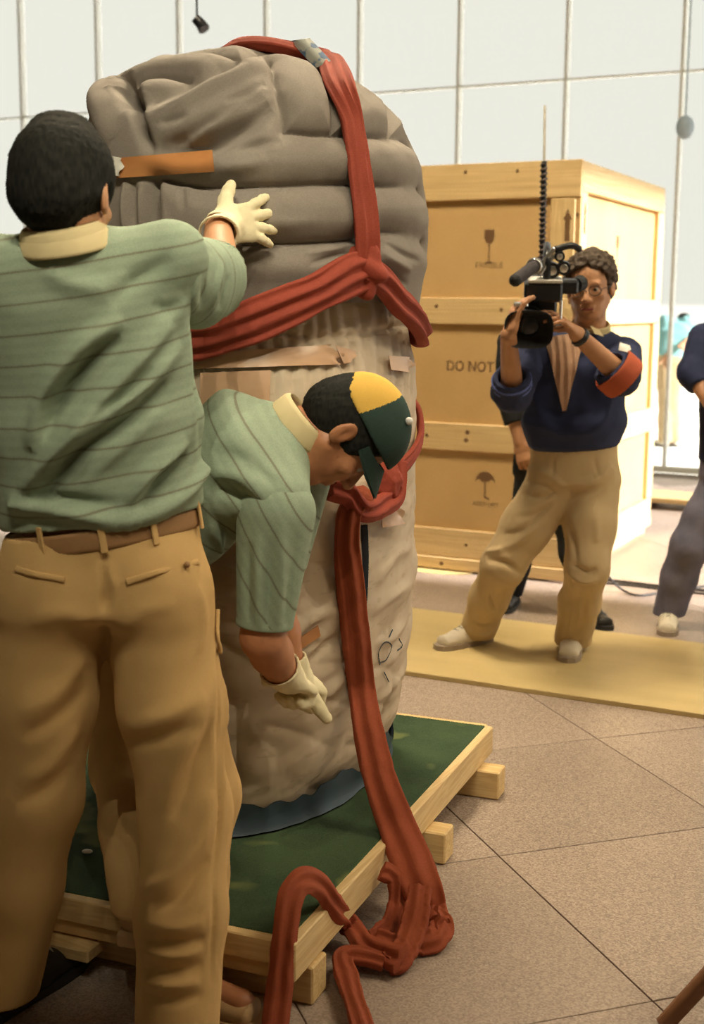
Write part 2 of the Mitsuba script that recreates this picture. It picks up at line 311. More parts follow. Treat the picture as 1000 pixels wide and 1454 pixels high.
for a, b in ((zm1, zt0), (zl1, zm0), (zb1, zl0)):
    obj('batten', rbox(S0, S0 + 0.085, T0 + 0.002, T0 + B, a + 0.001, b - 0.001, 0.003), 'm_pine2', cr)
    obj('batten', rbox(S1 - 0.155, S1 - 0.028, T0 + 0.002, T0 + B, a + 0.001, b - 0.001, 0.003), 'm_pine2', cr)
    obj('batten', rbox(S1 - 0.025, S1, T0 + 0.006, T0 + B, a + 0.001, b - 0.001, 0.003), 'm_board', cr)
obj('base_board', rbox(S0, S1, T0 - 0.012, T0 + 0.02, 0.012, zb0 - 0.004, 0.003), 'm_pine1', cr)
# right-hand side
obj('side_panel', rbox(S1 - B - 0.012, S1 - B, T0 + 0.03, T1 - 0.03, 0.1, CHT - 0.03), 'm_board', cr)
for a, b in ((zt0 + 0.03, zt1 - 0.005), (zm0, zm1), (zl0, zl1), (zb0, zb1)):
    obj('side_batten', rbox(S1 - B, S1 + 0.002, T0 + B + 0.001, T1, a, b, 0.003), 'm_pine3', cr)
for a, b in ((zm1, zt0 + 0.03), (zl1, zm0), (zb1, zl0)):
    obj('side_batten', rbox(S1 - B, S1, T0 + B + 0.001, T0 + 0.12, a + 0.001, b - 0.001, 0.003), 'm_pine2', cr)
    obj('side_batten', rbox(S1 - B, S1 - 0.002, T1 - 0.11, T1, a + 0.001, b - 0.001, 0.003), 'm_pine2', cr)
    obj('corner_post', rbox(S1 - 0.05, S1 - 0.004, T1 + 0.001, T1 + 0.035, a + 0.001, b - 0.001, 0.003), 'm_pine2', cr)
obj('lid', rbox(S0 + 0.01, S1 - 0.01, T0 + 0.03, T1 - 0.01, CHT - 0.03, CHT - 0.006, 0.003), 'm_pine1', cr)
for s in (S0 + 0.02, S1 - 0.12):
    obj('skid', rbox(s, s + 0.09, T0 + 0.03, T1, 0.0, 0.1, 0.004), 'm_pine3', cr)
obj('side_skirt', rbox(S1 - 0.02, S1 + 0.004, T0 + 0.02, T1, 0.1, zb0 - 0.02, 0.003), 'm_pine3', cr)
# printed marks (thin ink on the boards)
def front_point(x, y, lift=0.0):
    d = pray(x, y); k = (T0 + B - lift - C @ E2) / (d @ E2); return C + d * k
def ink_poly(poly, x, y, name, depth=0.0012, lift=0.0):
    m = trimesh.creation.extrude_polygon(poly, depth, engine='earcut'); p = front_point(x, y, lift)
    v = np.array(m.vertices); w = p + v[:, :1] * E1 + v[:, 1:2] * EZ - E2 * v[:, 2:]
    return obj(name, mesh_of(w, np.array(m.faces)[:, ::-1]), 'm_ink', cr)
def ink_text(txt, h, x, y, name, bold=False, lift=0.0):
    m = meshkit.text_mesh(txt, h, 0.0012, bold=bold); v = np.array(m.vertices); v[:, 0] -= (v[:, 0].min() + v[:, 0].max()) / 2
    w = front_point(x, y, lift) + v[:, :1] * E1 + v[:, 1:2] * EZ - E2 * v[:, 2:]
    return obj(name, mesh_of(w, np.array(m.faces)[:, ::-1]), 'm_ink', cr)
glass = Polygon([(-0.026, 0.075), (0.026, 0.075), (0.028, 0.04), (0.022, 0.015), (0.008, 0.002), (0.004, 0.0), (0.004, -0.085), (0.024, -0.092), (0.024, -0.098), (-0.024, -0.098), (-0.024, -0.092), (-0.004, -0.085), (-0.004, 0.0), (-0.008, 0.002), (-0.022, 0.015), (-0.028, 0.04)])
ink_poly(glass, 695, 347, 'glass_symbol')
ink_text('FRAGILE', 0.026, 695, 380, 'printed_word')
arrow = Polygon([(-0.013, -0.07), (0.013, -0.07), (0.013, 0.035), (0.022, 0.035), (0.0, 0.085), (-0.022, 0.035), (-0.013, 0.035)])
ink_poly(arrow, 806, 322, 'arrow_symbol', lift=B - 0.001)
ink_text('DO NOT', 0.05, 668, 527, 'printed_word', bold=True)
canopy = Point(0, 0).buffer(0.054).intersection(sbox(-0.06, 0.0, 0.06, 0.06))
umb = canopy.union(sbox(-0.004, -0.085, 0.004, 0.01)).union(Polygon([(-0.004, -0.085), (0.022, -0.098), (0.024, -0.088), (0.004, -0.078)])).difference(Point(-0.036, 0).buffer(0.012)).difference(Point(0.036, 0).buffer(0.012)).buffer(0)
umb = max(umb.geoms, key=lambda g: g.area) if hasattr(umb, 'geoms') else umb
ink_poly(umb, 689, 684, 'umbrella_symbol')
ink_text('KEEP DRY', 0.022, 690, 719, 'printed_word')
for x, y in ((661, 267 - 22), (735, 243), (620, 435), (712, 440), (664, 614), (662, 625), (606, 618), (662, 774), (627, 800), (820, 305)):
    ink_poly(Point(0, 0).buffer(0.008 + 0.004 * rng.random(), 6), x, y, 'knot', lift=B - 0.0005 if y < 795 else B + 0.0115)
def ink_side(poly, off, z, name):
    m = trimesh.creation.extrude_polygon(poly, 0.0012, engine='earcut'); v = np.array(m.vertices); p = E1 * (S1 - B + off[1]) + E2 * (T0 + off[0]) + EZ * z
    return obj(name, mesh_of(p + v[:, :1] * E2 + v[:, 1:2] * EZ + E1 * v[:, 2:], m.faces), 'm_ink', cr)
ink_side(arrow, (0.075, B), 1.84, 'arrow_symbol'); ink_side(glass, (0.80, 0.0), 1.72, 'glass_symbol'); ink_side(umb, (0.80, 0.0), 0.6, 'umbrella_symbol')
# loose brown paper peeping out under the crate
pv = []
for i in range(25):
    for j in range(5):
        u, w_ = i / 24, j / 4
        pv.append(room(S0 + 0.02 + 0.55 * u, T0 - 0.005 - (0.10 * w_) * math.sin(math.pi * min(1, u * 1.02 + 0.02)) ** 0.5, 0.004 + 0.004 * math.sin(7 * u) * w_))
pm = mesh_of(pv, grid_faces(25, 5, False)); pv2 = np.array(pm.vertices); th = pv2 - EZ * 0.0015
k = obj('paper_scrap', mesh_of(np.vstack([pv2, th]), np.vstack([pm.faces, np.array(pm.faces)[:, ::-1] + len(pv2)])), 'm_ply', None, True)
labels[k] = {'label': 'pale paper sheet sticking out along the bottom of the crate front', 'category': 'paper'}

# cables and a low ledge near the window
for i, (pts, r, lab) in enumerate([([fl(815, 822), fl(870, 826), fl(940, 834), fl(1030, 843)], 0.007, 'straight dark cable lying along the floor beside the crate'),
                                   ([fl(812, 826), fl(880, 831), fl(950, 839), fl(1030, 848)], 0.006, 'second dark cable lying on the floor just in front of the straight one'),
                                   ([at(846, 800, 6.2), at(862, 816, 6.25), fl(882, 836, 0.02), fl(905, 845, 0.007), fl(935, 842, 0.007), fl(1000, 832, 0.007)], 0.006, 'thin dark cable looping down to the floor behind the cameraman')]):
    pts = [p + EZ * (r if i < 2 else 0) for p in pts]
    k = obj('floor_cable', tube(pts, r, 60, 8), 'm_cable', None, True); labels[k] = {'label': lab, 'category': 'cable'}
lp = fl(932, 724, 0.0)
s_, t_ = lp @ E1, lp @ E2
k = thing('low_bench', 'long low white bench with a brown edge near the window behind the crate', 'bench')
obj('seat', rbox(s_ - 0.22, s_ + 1.6, t_ + 0.0, t_ + 0.42, 0.05, 0.085, 0.004), 'm_pine1', k)
for ss in (s_ - 0.15, s_ + 1.45): obj('leg', rbox(ss, ss + 0.08, t_ + 0.05, t_ + 0.37, 0.0, 0.05, 0.004), 'm_darkwood', k)
# wooden leg of something just at the lower right edge
lb = fl(953, 1456)
k = thing('wooden_stool', 'dark brown wooden stool leg at the bottom right corner of the picture', 'stool')
obj('leg', tube([lb + np.array([-0.015, 0, 0.0]), lb + np.array([0.11, 0.0, 0.16]), lb + np.array([0.31, 0.0, 0.44])], 0.018, 20, 10, 0.022), 'm_darkwood', k, True)
obj('leg', tube([lb + np.array([0.80, 0, 0.0]), lb + np.array([0.71, 0.0, 0.16]), lb + np.array([0.53, 0.0, 0.44])], 0.018, 20, 10, 0.022), 'm_darkwood', k, True)
obj('leg', tube([lb + np.array([0.42, -0.43, 0.0]), lb + np.array([0.42, -0.36, 0.16]), lb + np.array([0.42, -0.24, 0.44])], 0.018, 20, 10, 0.022), 'm_darkwood', k, True)
seat = trimesh.creation.cylinder(0.2, 0.04, sections=40); seat.apply_translation(lb + np.array([0.42, -0.06, 0.455])); obj('seat', seat, 'm_darkwood', k, 40)
# small things hanging high up
hp = at(285, 34, 7.5)
k = thing('spotlight', 'small black spotlight hanging above the wrapped bundle', 'spotlight')
body = tube([hp + np.array([-0.03, 0, 0.03]), hp, hp + np.array([0.02, -0.01, -0.03])], 0.026, 8, 14, 0.034); obj('can', body, 'm_black', k, 40)
obj('rod', tube([hp + np.array([-0.02, 0, 0.02]), np.array([hp[0] - 0.02, hp[1], CEIL - 0.005])], 0.006, 4, 8), 'm_black', k, True)
hp = at(973, 181, 9.0)
k = thing('ceiling_pendant', 'small blue pendant lamp high up at the right edge of the picture', 'lamp')
obj('shade', trimesh.Trimesh(*(lambda m: (np.array(m.vertices) * [1, 1, 1.3] + hp, m.faces))(trimesh.creation.icosphere(3, 0.06)), process=False), 'm_pendant', k, True)
obj('cord', tube([hp + EZ * 0.07, np.array([hp[0], hp[1], CEIL - 0.002])], 0.006, 4, 8), 'm_pendant', k, True)
mat('m_pendant', (0.35, 0.45, 0.55), 0.5)

# ------------------------------------------------------------------ pallet platform with green carpet
NEAR = np.array([-0.118, 2.432, 0]); pyaw = math.radians(21.5)
G1 = np.array([math.cos(pyaw), -math.sin(pyaw), 0]); G2 = np.array([math.sin(pyaw), math.cos(pyaw), 0]); NS, NT = NEAR @ G1, NEAR @ G2
def rbox(s0, s1, t0, t1, z0, z1, ch=0.0): return frame_box(G1 * (s0 + s1) / 2 + G2 * (t0 + t1) / 2 + EZ * (z0 + z1) / 2, (G1, G2, EZ), (s1 - s0, t1 - t0, z1 - z0), ch)
PZ, PL, PW = 0.17, 1.43, 1.55
pl = thing('pallet_platform', 'low timber platform covered in dark green carpet under the wrapped bundle', 'platform')
obj('carpet', rbox(NS - PW, NS, NT, NT + PL, PZ - 0.008, PZ, 0.003), 'm_carpet', pl, label='green carpet top')
obj('deck', rbox(NS - PW + 0.006, NS - 0.006, NT + 0.006, NT + PL - 0.006, PZ - 0.024, PZ - 0.008), 'm_board', pl)
obj('edge_board', rbox(NS - 0.004, NS + 0.022, NT - 0.02, NT + PL + 0.01, PZ - 0.085, PZ - 0.003, 0.003), 'm_pine3', pl)
obj('edge_board', rbox(NS - PW - 0.022, NS - PW + 0.004, NT - 0.02, NT + PL + 0.01, PZ - 0.068, PZ - 0.003, 0.003), 'm_pine3', pl)
obj('edge_board', rbox(NS - PW, NS, NT - 0.022, NT + 0.004, PZ - 0.055, PZ - 0.002, 0.003), 'm_pine1', pl)
obj('edge_board', rbox(NS - PW, NS, NT + PL - 0.004, NT + PL + 0.022, PZ - 0.068, PZ - 0.002, 0.003), 'm_pine1', pl)
obj('edge_board', rbox(NS - PW, NS, NT - 0.012, NT + 0.012, PZ - 0.090, PZ - 0.056, 0.003), 'm_board', pl)
for t, o_ in ((NT + 0.05, 0.03), (NT + 0.80, 0.075), (NT + 1.28, 0.085)):
    obj('bearer', rbox(NS - PW - 0.03, NS + o_, t, t + 0.075, 0.001, PZ - 0.086, 0.004), 'm_pine1', pl)
obj('bearer', rbox(NS - PW + 0.05, NS - 0.44, NT - 0.05, NT + 0.02, 0.045, PZ - 0.095, 0.004), 'm_pine1', pl)
k = obj('paper_crumb', trimesh.Trimesh(*(lambda m: (np.array(m.vertices) * [1.3, 0.8, 0.5] + fl(124, 1209, PZ + 0.006), m.faces))(trimesh.creation.icosphere(1, 0.010)), process=False), 'm_white', None)
labels[k] = {'label': 'tiny pale crumb of paper on the green carpet between the legs', 'category': 'paper'}

# ------------------------------------------------------------------ the wrapped bundle
BS, BT = -1.715, 2.896
def sup(theta, a, b, n):
    c, s = np.cos(theta), np.sin(theta)
    return np.sign(c) * np.abs(c) ** (2 / n) * a, np.sign(s) * np.abs(s) ** (2 / n) * b
ZB = [0.172, 0.21, 0.28, 0.45, 0.70, 1.00, 1.25, 1.43, 1.60]
AB = [0.275, 0.285, 0.310, 0.350, 0.375, 0.378, 0.365, 0.336, 0.30]
BB = [0.430, 0.440, 0.450, 0.455, 0.460, 0.460, 0.440, 0.385, 0.35]
def body_pt(th, z, lift=0.0):
    a, b = np.interp(z, ZB, AB) + lift, np.interp(z, ZB, BB) + lift
    x, y = sup(th, a, b, 2.5)
    return E1 * (BS + x)[..., None] + E2 * (BT + y)[..., None] + EZ * np.asarray(z)[..., None]
BA, BBK, Z0, ZT = 0.376, 0.410, 1.60, 1.985
def blanket_pt(th, v, lift=0.0):
    """v: 0 hem .. 0.35 shoulder start .. 1 centre of the top"""
    th, v = np.broadcast_arrays(np.asarray(th, float), np.asarray(v, float))
    right = np.clip(0.5 + 0.5 * np.cos(th - 0.35), 0, 1)            # 1 on the right-hand side
    p = 2.35 + 1.3 * (1 - right)
    ph = np.clip((v - 0.35) / 0.65, 0, 1) * np.pi / 2
    rho = np.abs(np.cos(ph)) ** (2 / p); z = Z0 + (ZT - Z0) * np.sin(ph) ** (2 / p)
    low = v < 0.35
    z = np.where(low, 1.425 + (Z0 - 1.425) * v / 0.35, z)
    rho = np.where(low, 0.945 + 0.055 * np.sin(np.clip(v / 0.35, 0, 1) * np.pi / 2), rho)
    x, y = sup(th, (BA + lift) * rho, (BBK + lift) * rho, 2.45)
    return E1 * (BS + x)[..., None] + E2 * (BT + y)[..., None] + EZ * (z + lift * np.sin(ph))[..., None]

bd = thing('wrapped_bundle', 'tall padded bundle in grey quilted blanket and beige wrapping standing on the green platform', 'bundle')
# lower wrap
nth, nz = 520, 260
th = np.linspace(-np.pi, np.pi, nth, endpoint=False); zs = np.linspace(0.172, 1.56, nz)
TH, ZZ = np.meshgrid(th, zs, indexing='ij')
V = body_pt(TH, ZZ).reshape(-1, 3); Fc = grid_faces(nth, nz, True); Nn = vnormals(V, Fc)
arc = (TH * 0.42).reshape(-1); zf = ZZ.reshape(-1)
crum = meshkit.fbm(np.stack([arc * 2.2 + zf * 1.2, zf * 12 - arc * 3.5, arc * 0], 1), 3, 3)
crum2 = np.abs(meshkit.fbm(np.stack([arc * 3 - zf * 3, zf * 9 + arc * 4, arc * 0 + 3], 1), 2, 8) - 0.5) * 2
lowmask = np.clip((1.22 - zf) / 0.15, 0, 1)
pleat = (1 - np.abs(np.sin(arc * 62 + 2.5 * meshkit.fbm(np.stack([arc * 6, zf * 5, arc * 0], 1), 2, 4)))) ** 0.8
disp = lowmask * (0.026 * (crum - 0.5) - 0.007 * (1 - crum2) ** 4) + (1 - lowmask) * (0.008 * (0.5 - pleat) + 0.016 * (crum - 0.5))
disp -= 0.008 * np.exp(-((zf - 1.355 - 0.012 * np.sin(arc * 9)) / 0.006) ** 2)
V = V + Nn * disp[:, None]
V = strokes(V, Fc, [([(585, 775), (560, 790), (535, 830)], 0.012, 0.016), ([(582, 830), (555, 850), (530, 870)], 0.010, 0.014), ([(580, 880), (555, 905), (530, 915)], 0.012, 0.016),
                    ([(578, 945), (556, 975), (530, 1000)], 0.016, 0.018), ([(572, 905), (550, 930)], -0.012, 0.012), ([(560, 960), (548, 1000), (540, 1040)], -0.012, 0.012),
                    ([(480, 860), (440, 880), (400, 930)], 0.012, 0.016), ([(480, 900), (450, 930), (420, 975)], -0.012, 0.014), ([(490, 960), (450, 1000)], 0.012, 0.018)])
WRAPV = V
obj('lower_wrap', mesh_of(V, Fc), 'm_wrap', bd, True, label='crumpled beige wrapping')
SW = Surf(V, Fc)
# blanket
nth, nv = 620, 300
th = np.linspace(-np.pi, np.pi, nth, endpoint=False); vs = np.r_[np.linspace(0, 0.35, 70, endpoint=False), 0.35 + 0.65 * np.linspace(0, 1, nv - 70) ** 1.0 * 0.995]
TH, VV = np.meshgrid(th, vs, indexing='ij')
V = blanket_pt(TH, VV).reshape(-1, 3); Fc = grid_faces(nth, nv, True)
S = Surf(V, Fc); N = S.n
seams = [[(290, 268), (340, 268), (400, 264), (480, 262), (540, 266), (598, 272)], [(345, 347), (400, 347), (450, 345), (500, 340), (545, 330), (600, 345)],
         [(405, 190), (440, 192), (480, 192), (530, 195), (575, 203), (590, 208)], [(383, 92), (392, 130), (405, 190)], [(522, 88), (540, 120), (548, 155), (549, 195)],
         [(262, 72), (300, 85), (345, 95)], [(345, 95), (380, 80), (430, 70)], [(198, 122), (230, 113), (270, 118)], [(455, 85), (462, 130), (470, 190)],
         [(230, 255), (290, 268)], [(225, 260), (222, 330)]]
sp = np.vstack([S.line(q, 120) for q in seams]); dist, _ = cKDTree(sp).query(V)
grid_puff = 0.027 * (1 - np.exp(-(dist / 0.022) ** 1.2)) + 0.006 * np.exp(-((dist - 0.05) / 0.03) ** 2) - 0.008 * np.exp(-(dist / 0.006) ** 2)
# small puckers that run away from the seams, and soft unevenness
pk = meshkit.fbm(V @ np.diag([26, 26, 9]), 3, 5) - 0.5
soft = meshkit.fbm(V * 7, 3, 9) - 0.5
V = V + N * (grid_puff + 0.012 * pk * np.exp(-dist / 0.05) + 0.018 * soft)[:, None]
V = strokes(V, Fc, [
    # fold of the flap, upper left
    ([(200, 158), (215, 165), (232, 160), (262, 145), (295, 125), (340, 107), (380, 93)], 0.034, 0.030),
    ([(200, 140), (240, 128), (290, 108), (340, 88)], -0.028, 0.045),
    ([(218, 214), (260, 213), (300, 205), (330, 188), (362, 168), (385, 150)], -0.040, 0.022),
    ([(222, 190), (262, 178), (300, 160), (340, 140), (375, 122)], 0.018, 0.022),
    ([(235, 205), (275, 190), (312, 170)], -0.012, 0.010), ([(260, 200), (310, 178), (350, 150)], 0.014, 0.011), ([(300, 190), (345, 165), (385, 140)], 0.012, 0.010),
    ([(232, 178), (270, 168)], -0.010, 0.009), ([(320, 150), (350, 135), (378, 120)], -0.010, 0.009),
    # rolled ear at the far left with its dark pocket
    ([(150, 98), (142, 120), (146, 160), (158, 205)], 0.038, 0.034),
    ([(163, 93), (178, 112), (190, 140), (196, 170), (206, 195), (216, 216)], -0.050, 0.014),
    ([(168, 118), (178, 130), (186, 147)], -0.085, 0.019),
    ([(158, 125), (170, 140)], 0.014, 0.008),
    # pleats below the tape, left
    ([(178, 258), (176, 330)], 0.014, 0.008), ([(190, 258), (188, 330)], -0.014, 0.008), ([(204, 258), (202, 330)], 0.014, 0.010), ([(222, 255), (224, 330)], -0.022, 0.010), ([(252, 252), (262, 300)], -0.010, 0.008), ([(236, 256), (240, 330)], 0.012, 0.012),
    # pulls towards the knot of the sling
    ([(430, 360), (470, 352), (505, 345)], 0.010, 0.010), ([(440, 375), (480, 365), (505, 360)], -0.008, 0.008), ([(535, 355), (560, 372), (585, 385)], 0.012, 0.011), ([(530, 368), (550, 385), (580, 405)], -0.012, 0.009), ([(540, 345), (575, 362), (598, 372)], -0.009, 0.008),
    ([(300, 240), (350, 235), (380, 225)], 0.010, 0.016), ([(330, 215), (370, 205), (400, 200)], -0.010, 0.012), ([(345, 310), (400, 318), (450, 312)], 0.006, 0.018)], N)
obj('quilted_blanket', mesh_of(V, Fc), 'm_blanket', bd, True, label='grey brown quilted moving blanket')
SB = Surf(V, Fc)
hv = blanket_pt(th, np.zeros_like(th)); hi = blanket_pt(th, np.zeros_like(th), -0.045)
ring = np.vstack([V.reshape(nth, nv, 3)[:, 0], hi + EZ * 0.03]); j = np.arange(nth); kk = (j + 1) % nth
obj('blanket_hem', mesh_of(ring, np.vstack([np.stack([j, nth + j, nth + kk], 1), np.stack([j, nth + kk, kk], 1)])), 'm_blanket', bd, True)

def patch(S, quad, nu, nv, lift=0.004, thick=0.0012, jag=0.0, seed=0):
    """thin sheet that lies on a surface between four picture corners (tl, tr, br, bl)"""
    q = np.array(quad, float); u, v = np.meshgrid(np.linspace(0, 1, nu), np.linspace(0, 1, nv), indexing='ij')
    if jag: u = np.where(u > 0.99, u - jag * np.abs(np.sin(v * 19 + seed)) * np.cos(v * 7), u)
    pts = q[0] * ((1 - u) * (1 - v))[..., None] + q[1] * (u * (1 - v))[..., None] + q[2] * (u * v)[..., None] + q[3] * ((1 - u) * v)[..., None]
    P = np.array([S(*p) for p in pts.reshape(-1, 2)])
    # replace by points on the smooth ray at the surface's depth
    Nn = np.array([S.normal(p) for p in P])
    P = np.array([C + pray(*p) * ((s - C) @ FW) for p, s in zip(pts.reshape(-1, 2), P)]).reshape(nu, nv, 3)
    for _ in range(6):                                             # relax depth along the view of each point, so that tape bridges small folds
        k = (P - C) @ FW; kp = k.copy(); kp[1:-1] = (k[:-2] + k[2:] + 2 * k[1:-1]) / 4; kp[:, 1:-1] = (kp[:, :-2] + kp[:, 2:] + 2 * kp[:, 1:-1]) / 4
        P = C + (P - C) * (np.minimum(kp, k + 0.004) / k)[..., None]
    Nn = Nn.reshape(nu, nv, 3); Nm = nrm(Nn.reshape(-1, 3).mean(0))
    top = (P + Nm * lift).reshape(-1, 3); bot = top - Nm * thick; f = grid_faces(nu, nv, False)
    n = vnormals(top, f)
    if (n @ Nm).mean() < 0: f = f[:, ::-1]
    return mesh_of(np.vstack([top, bot]), np.vstack([f, f[:, ::-1] + nu * nv]))
obj('packing_tape', patch(SB, [(164, 226), (305, 214), (308, 245), (170, 254)], 40, 12, 0.012), 'm_tape', bd, True, label='brown packing tape strip across the blanket')
obj('crinkled_film', patch(SB, [(160, 222), (180, 226), (178, 252), (164, 250)], 8, 8, 0.017, jag=0.3), 'm_white', bd, True, label='crinkled shiny tape end')
obj('packing_tape', patch(SW, [(240, 508), (470, 492), (486, 520), (240, 528)], 46, 10, 0.014, jag=0.06), 'm_tape_pale', bd, True, label='pale translucent tape band below the sling')
obj('packing_tape', patch(SW, [(470, 492), (500, 500), (492, 516), (482, 518)], 8, 6, 0.016, jag=0.2), 'm_tape_pale', bd, True)
obj('packing_tape', patch(SW, [(545, 506), (576, 508), (576, 530), (548, 526)], 10, 8, 0.014, jag=0.3), 'm_tape_pale', bd, True)
obj('packing_tape', patch(SW, [(524, 716), (548, 712), (562, 742), (528, 748)], 10, 8, 0.03, jag=0.2), 'm_tape_pale', bd, True)
obj('packing_tape', patch(SW, [(405, 915), (448, 885), (452, 900), (408, 930)], 14, 6, 0.012), 'm_tape', bd, True)
obj('packing_tape', patch(SW, [(285, 530), (385, 526), (382, 600), (285, 600)], 16, 10, 0.010), 'm_tape_pale', bd, True)
# dark scribbled marks low on the wrapping
for pts in ([(540, 945), (536, 925), (546, 912), (556, 918), (548, 935), (538, 940)], [(566, 905), (570, 918), (564, 925)], [(552, 905), (557, 895)], [(545, 955), (552, 968)]):
    L = SW.line(pts, 30); Nn = np.array([SW.normal(p) for p in L])
    obj('pen_mark', sweep(L + Nn * 0.003, Nn, lambda i: np.array([[-0.0014, 0], [0.0014, 0], [0.0014, 0.001], [-0.0014, 0.001]])), 'm_strapblue', bd)
# blue sheet under the base
thb = np.linspace(-np.pi, np.pi, 240, endpoint=False)
wob = meshkit.fbm(np.stack([np.cos(thb) * 4, np.sin(thb) * 4, thb * 0], 1), 3, 2) - 0.5
rows = [body_pt(thb, np.full_like(thb, z)) + 0 for z in (0.25, 0.215, 0.19, 0.176)]
out = body_pt(thb, np.full_like(thb, 0.25), 1.0) - body_pt(thb, np.full_like(thb, 0.25)); out /= np.linalg.norm(out, axis=1, keepdims=True)
rows = [r + out * (o + 0.020 * wob * s)[:, None] + EZ * (wob * zz_)[:, None] for r, o, s, zz_ in zip(rows, (0.010, 0.014, 0.022, 0.034), (0.2, 0.5, 0.8, 1.2), (0.10, 0.03, 0.01, 0))]
R_ = np.stack(rows, 1); vv = R_.reshape(-1, 3); ff = grid_faces(240, 4, True)
obj('plastic_sheet', mesh_of(np.vstack([vv, vv - np.repeat(out, 4, 0) * 0.002]), np.vstack([ff, ff[:, ::-1] + len(vv)])), 'm_bluesheet', bd, True, label='grey blue plastic sheet around the foot')
fp = fl(540, 1066, PZ + 0.002)
tri = [SW(533, 1020) + np.array([0.0, -0.02, 0]), fl(558, 1024, PZ + 0.05), fl(552, 1056, PZ + 0.003), fl(530, 1058, PZ + 0.003)]
obj('plastic_flap', mesh_of(np.vstack([tri, np.array(tri) + [0, 0.003, 0]]), [[0, 2, 1], [0, 3, 2], [4, 5, 6], [4, 6, 7], [0, 1, 5], [0, 5, 4], [1, 2, 6], [1, 6, 5], [2, 3, 7], [2, 7, 6], [3, 0, 4], [3, 4, 7]]), 'm_tag', bd, label='pale blue corner of the sheet')

# ------------------------------------------------------------------ slings
def theta_of(p): return math.atan2(((p @ E2) - BT) / BBK, ((p @ E1) - BS) / BA)
def outward(P):
    q = np.stack([(P @ E1 - BS) / BA ** 2, (P @ E2 - BT) / BBK ** 2], 1); return np.array([nrm(E1 * a + E2 * b) for a, b in q])
# one red sling round the bundle below the blanket, drawn tight in a choke, and over its top
sl = thing('lifting_sling', 'red lifting sling choked around the blanket and over the top of the bundle', 'sling')
vis = [(275, 480), (330, 462), (390, 440), (450, 415), (500, 393), (528, 383)]
P = np.array([SB(x, y) if i > 0 else SB(300, 470) for i, (x, y) in enumerate(vis)])
tz = [(theta_of(p), p[2]) for p in P]
zl = np.array([at(x, y, (SB(x, min(y, 425)))[1])[2] for x, y in vis])
ths = np.array([t for t, _ in tz]); ths[0] = ths[1] - 0.28
path = [(ths[0] - 1.2, zl[0] - 0.01), (ths[0] - 0.5, zl[0])] + list(zip(ths, zl))
q = spline(np.array(path), 140)
Pp = body_pt(q[:, 0], np.full(len(q), 1.5), 0.075) * [1, 1, 0] + EZ * q[:, 1:2]
obj('loop', band(Pp, outward(Pp), np.linspace(0.125, 0.085, 140), 0.036, ridges=3, seed=3, m=34), 'm_sling', sl, True, label='wide red wrap around the bundle')
# end that goes on round the right side
r0 = Pp[-1]; t0_ = q[-1, 0]; z0_ = q[-1, 1]
q2 = spline(np.array([(t0_ - 0.04, z0_ + 0.005), (t0_ + 0.16, z0_ - 0.030), (t0_ + 0.42, z0_ - 0.105), (t0_ + 0.8, z0_ - 0.155), (t0_ + 1.5, z0_ - 0.13), (t0_ + 2.4, z0_ - 0.08)]), 120)
P2 = body_pt(q2[:, 0], np.full(120, 1.40), np.interp(np.arange(120), [0, 25, 50, 119], [0.06, 0.045, 0.022, 0.02])) * [1, 1, 0] + EZ * q2[:, 1:2]
obj('loop', band(P2, outward(P2), 0.07, 0.036, ridges=2, seed=5, m=30), 'm_sling', sl, True)
kn = trimesh.creation.icosphere(4, 1.0); kv = np.array(kn.vertices); kv = kv * [0.052, 0.03, 0.062]; kv *= (1 + 0.16 * np.sin(kv[:, 2:3] * 90 + kv[:, :1] * 60))
kc = Pp[-1] + outward(Pp[-1:])[0] * 0.012
# the strap over the top
vis = [(518, 378), (512, 320), (503, 250), (492, 180), (482, 130), (468, 95), (448, 72)]
P3 = [SB(x, y) for x, y in vis]; N3 = [SB.normal(p) for p in P3]
P3 = np.array([p + n * 0.002 for p, n in zip(P3, N3)]); P3[0] = Pp[-1] + EZ * 0.005 + outward(Pp[-1:])[0] * 0.004
topz = ZT + 0.012
pt = [blanket_pt(np.array(a), np.array(v), 0.012) for a, v in ((math.pi * 0.86, 0.80), (math.pi * 0.90, 0.66), (math.pi * 0.92, 0.4), (math.pi * 0.92, 0.1))]
mid = np.array([C + pray(415, 60) * 3.02, C + pray(350, 56) * 3.12, C + pray(285, 60) * 3.2])
mid = np.array([room(BS + 0.06, BT - 0.10, topz + 0.012), room(BS - 0.06, BT - 0.02, topz + 0.016), room(BS - 0.17, BT + 0.06, topz + 0.006)])
path = np.vstack([P3, mid, pt]); Nrm = np.vstack([N3, np.tile(EZ, (3, 1)), [nrm(EZ * 0.8 + outward(p[None])[0]) for p in pt[:2]], [outward(p[None])[0] for p in pt[2:]]])
full = spline(np.hstack([path, Nrm]), 260)
obj('strap', band(full[:, :3], full[:, 3:], np.interp(np.arange(260), [0, 60, 150, 260], [0.078, 0.070, 0.072, 0.08]), 0.030, ridges=3, seed=8, m=30), 'm_sling', sl, True, label='red strap over the top of the blanket')
obj('choke', trimesh.Trimesh(kv @ np.array(RAX) + kc, kn.faces, process=False), 'm_sling', sl, True)
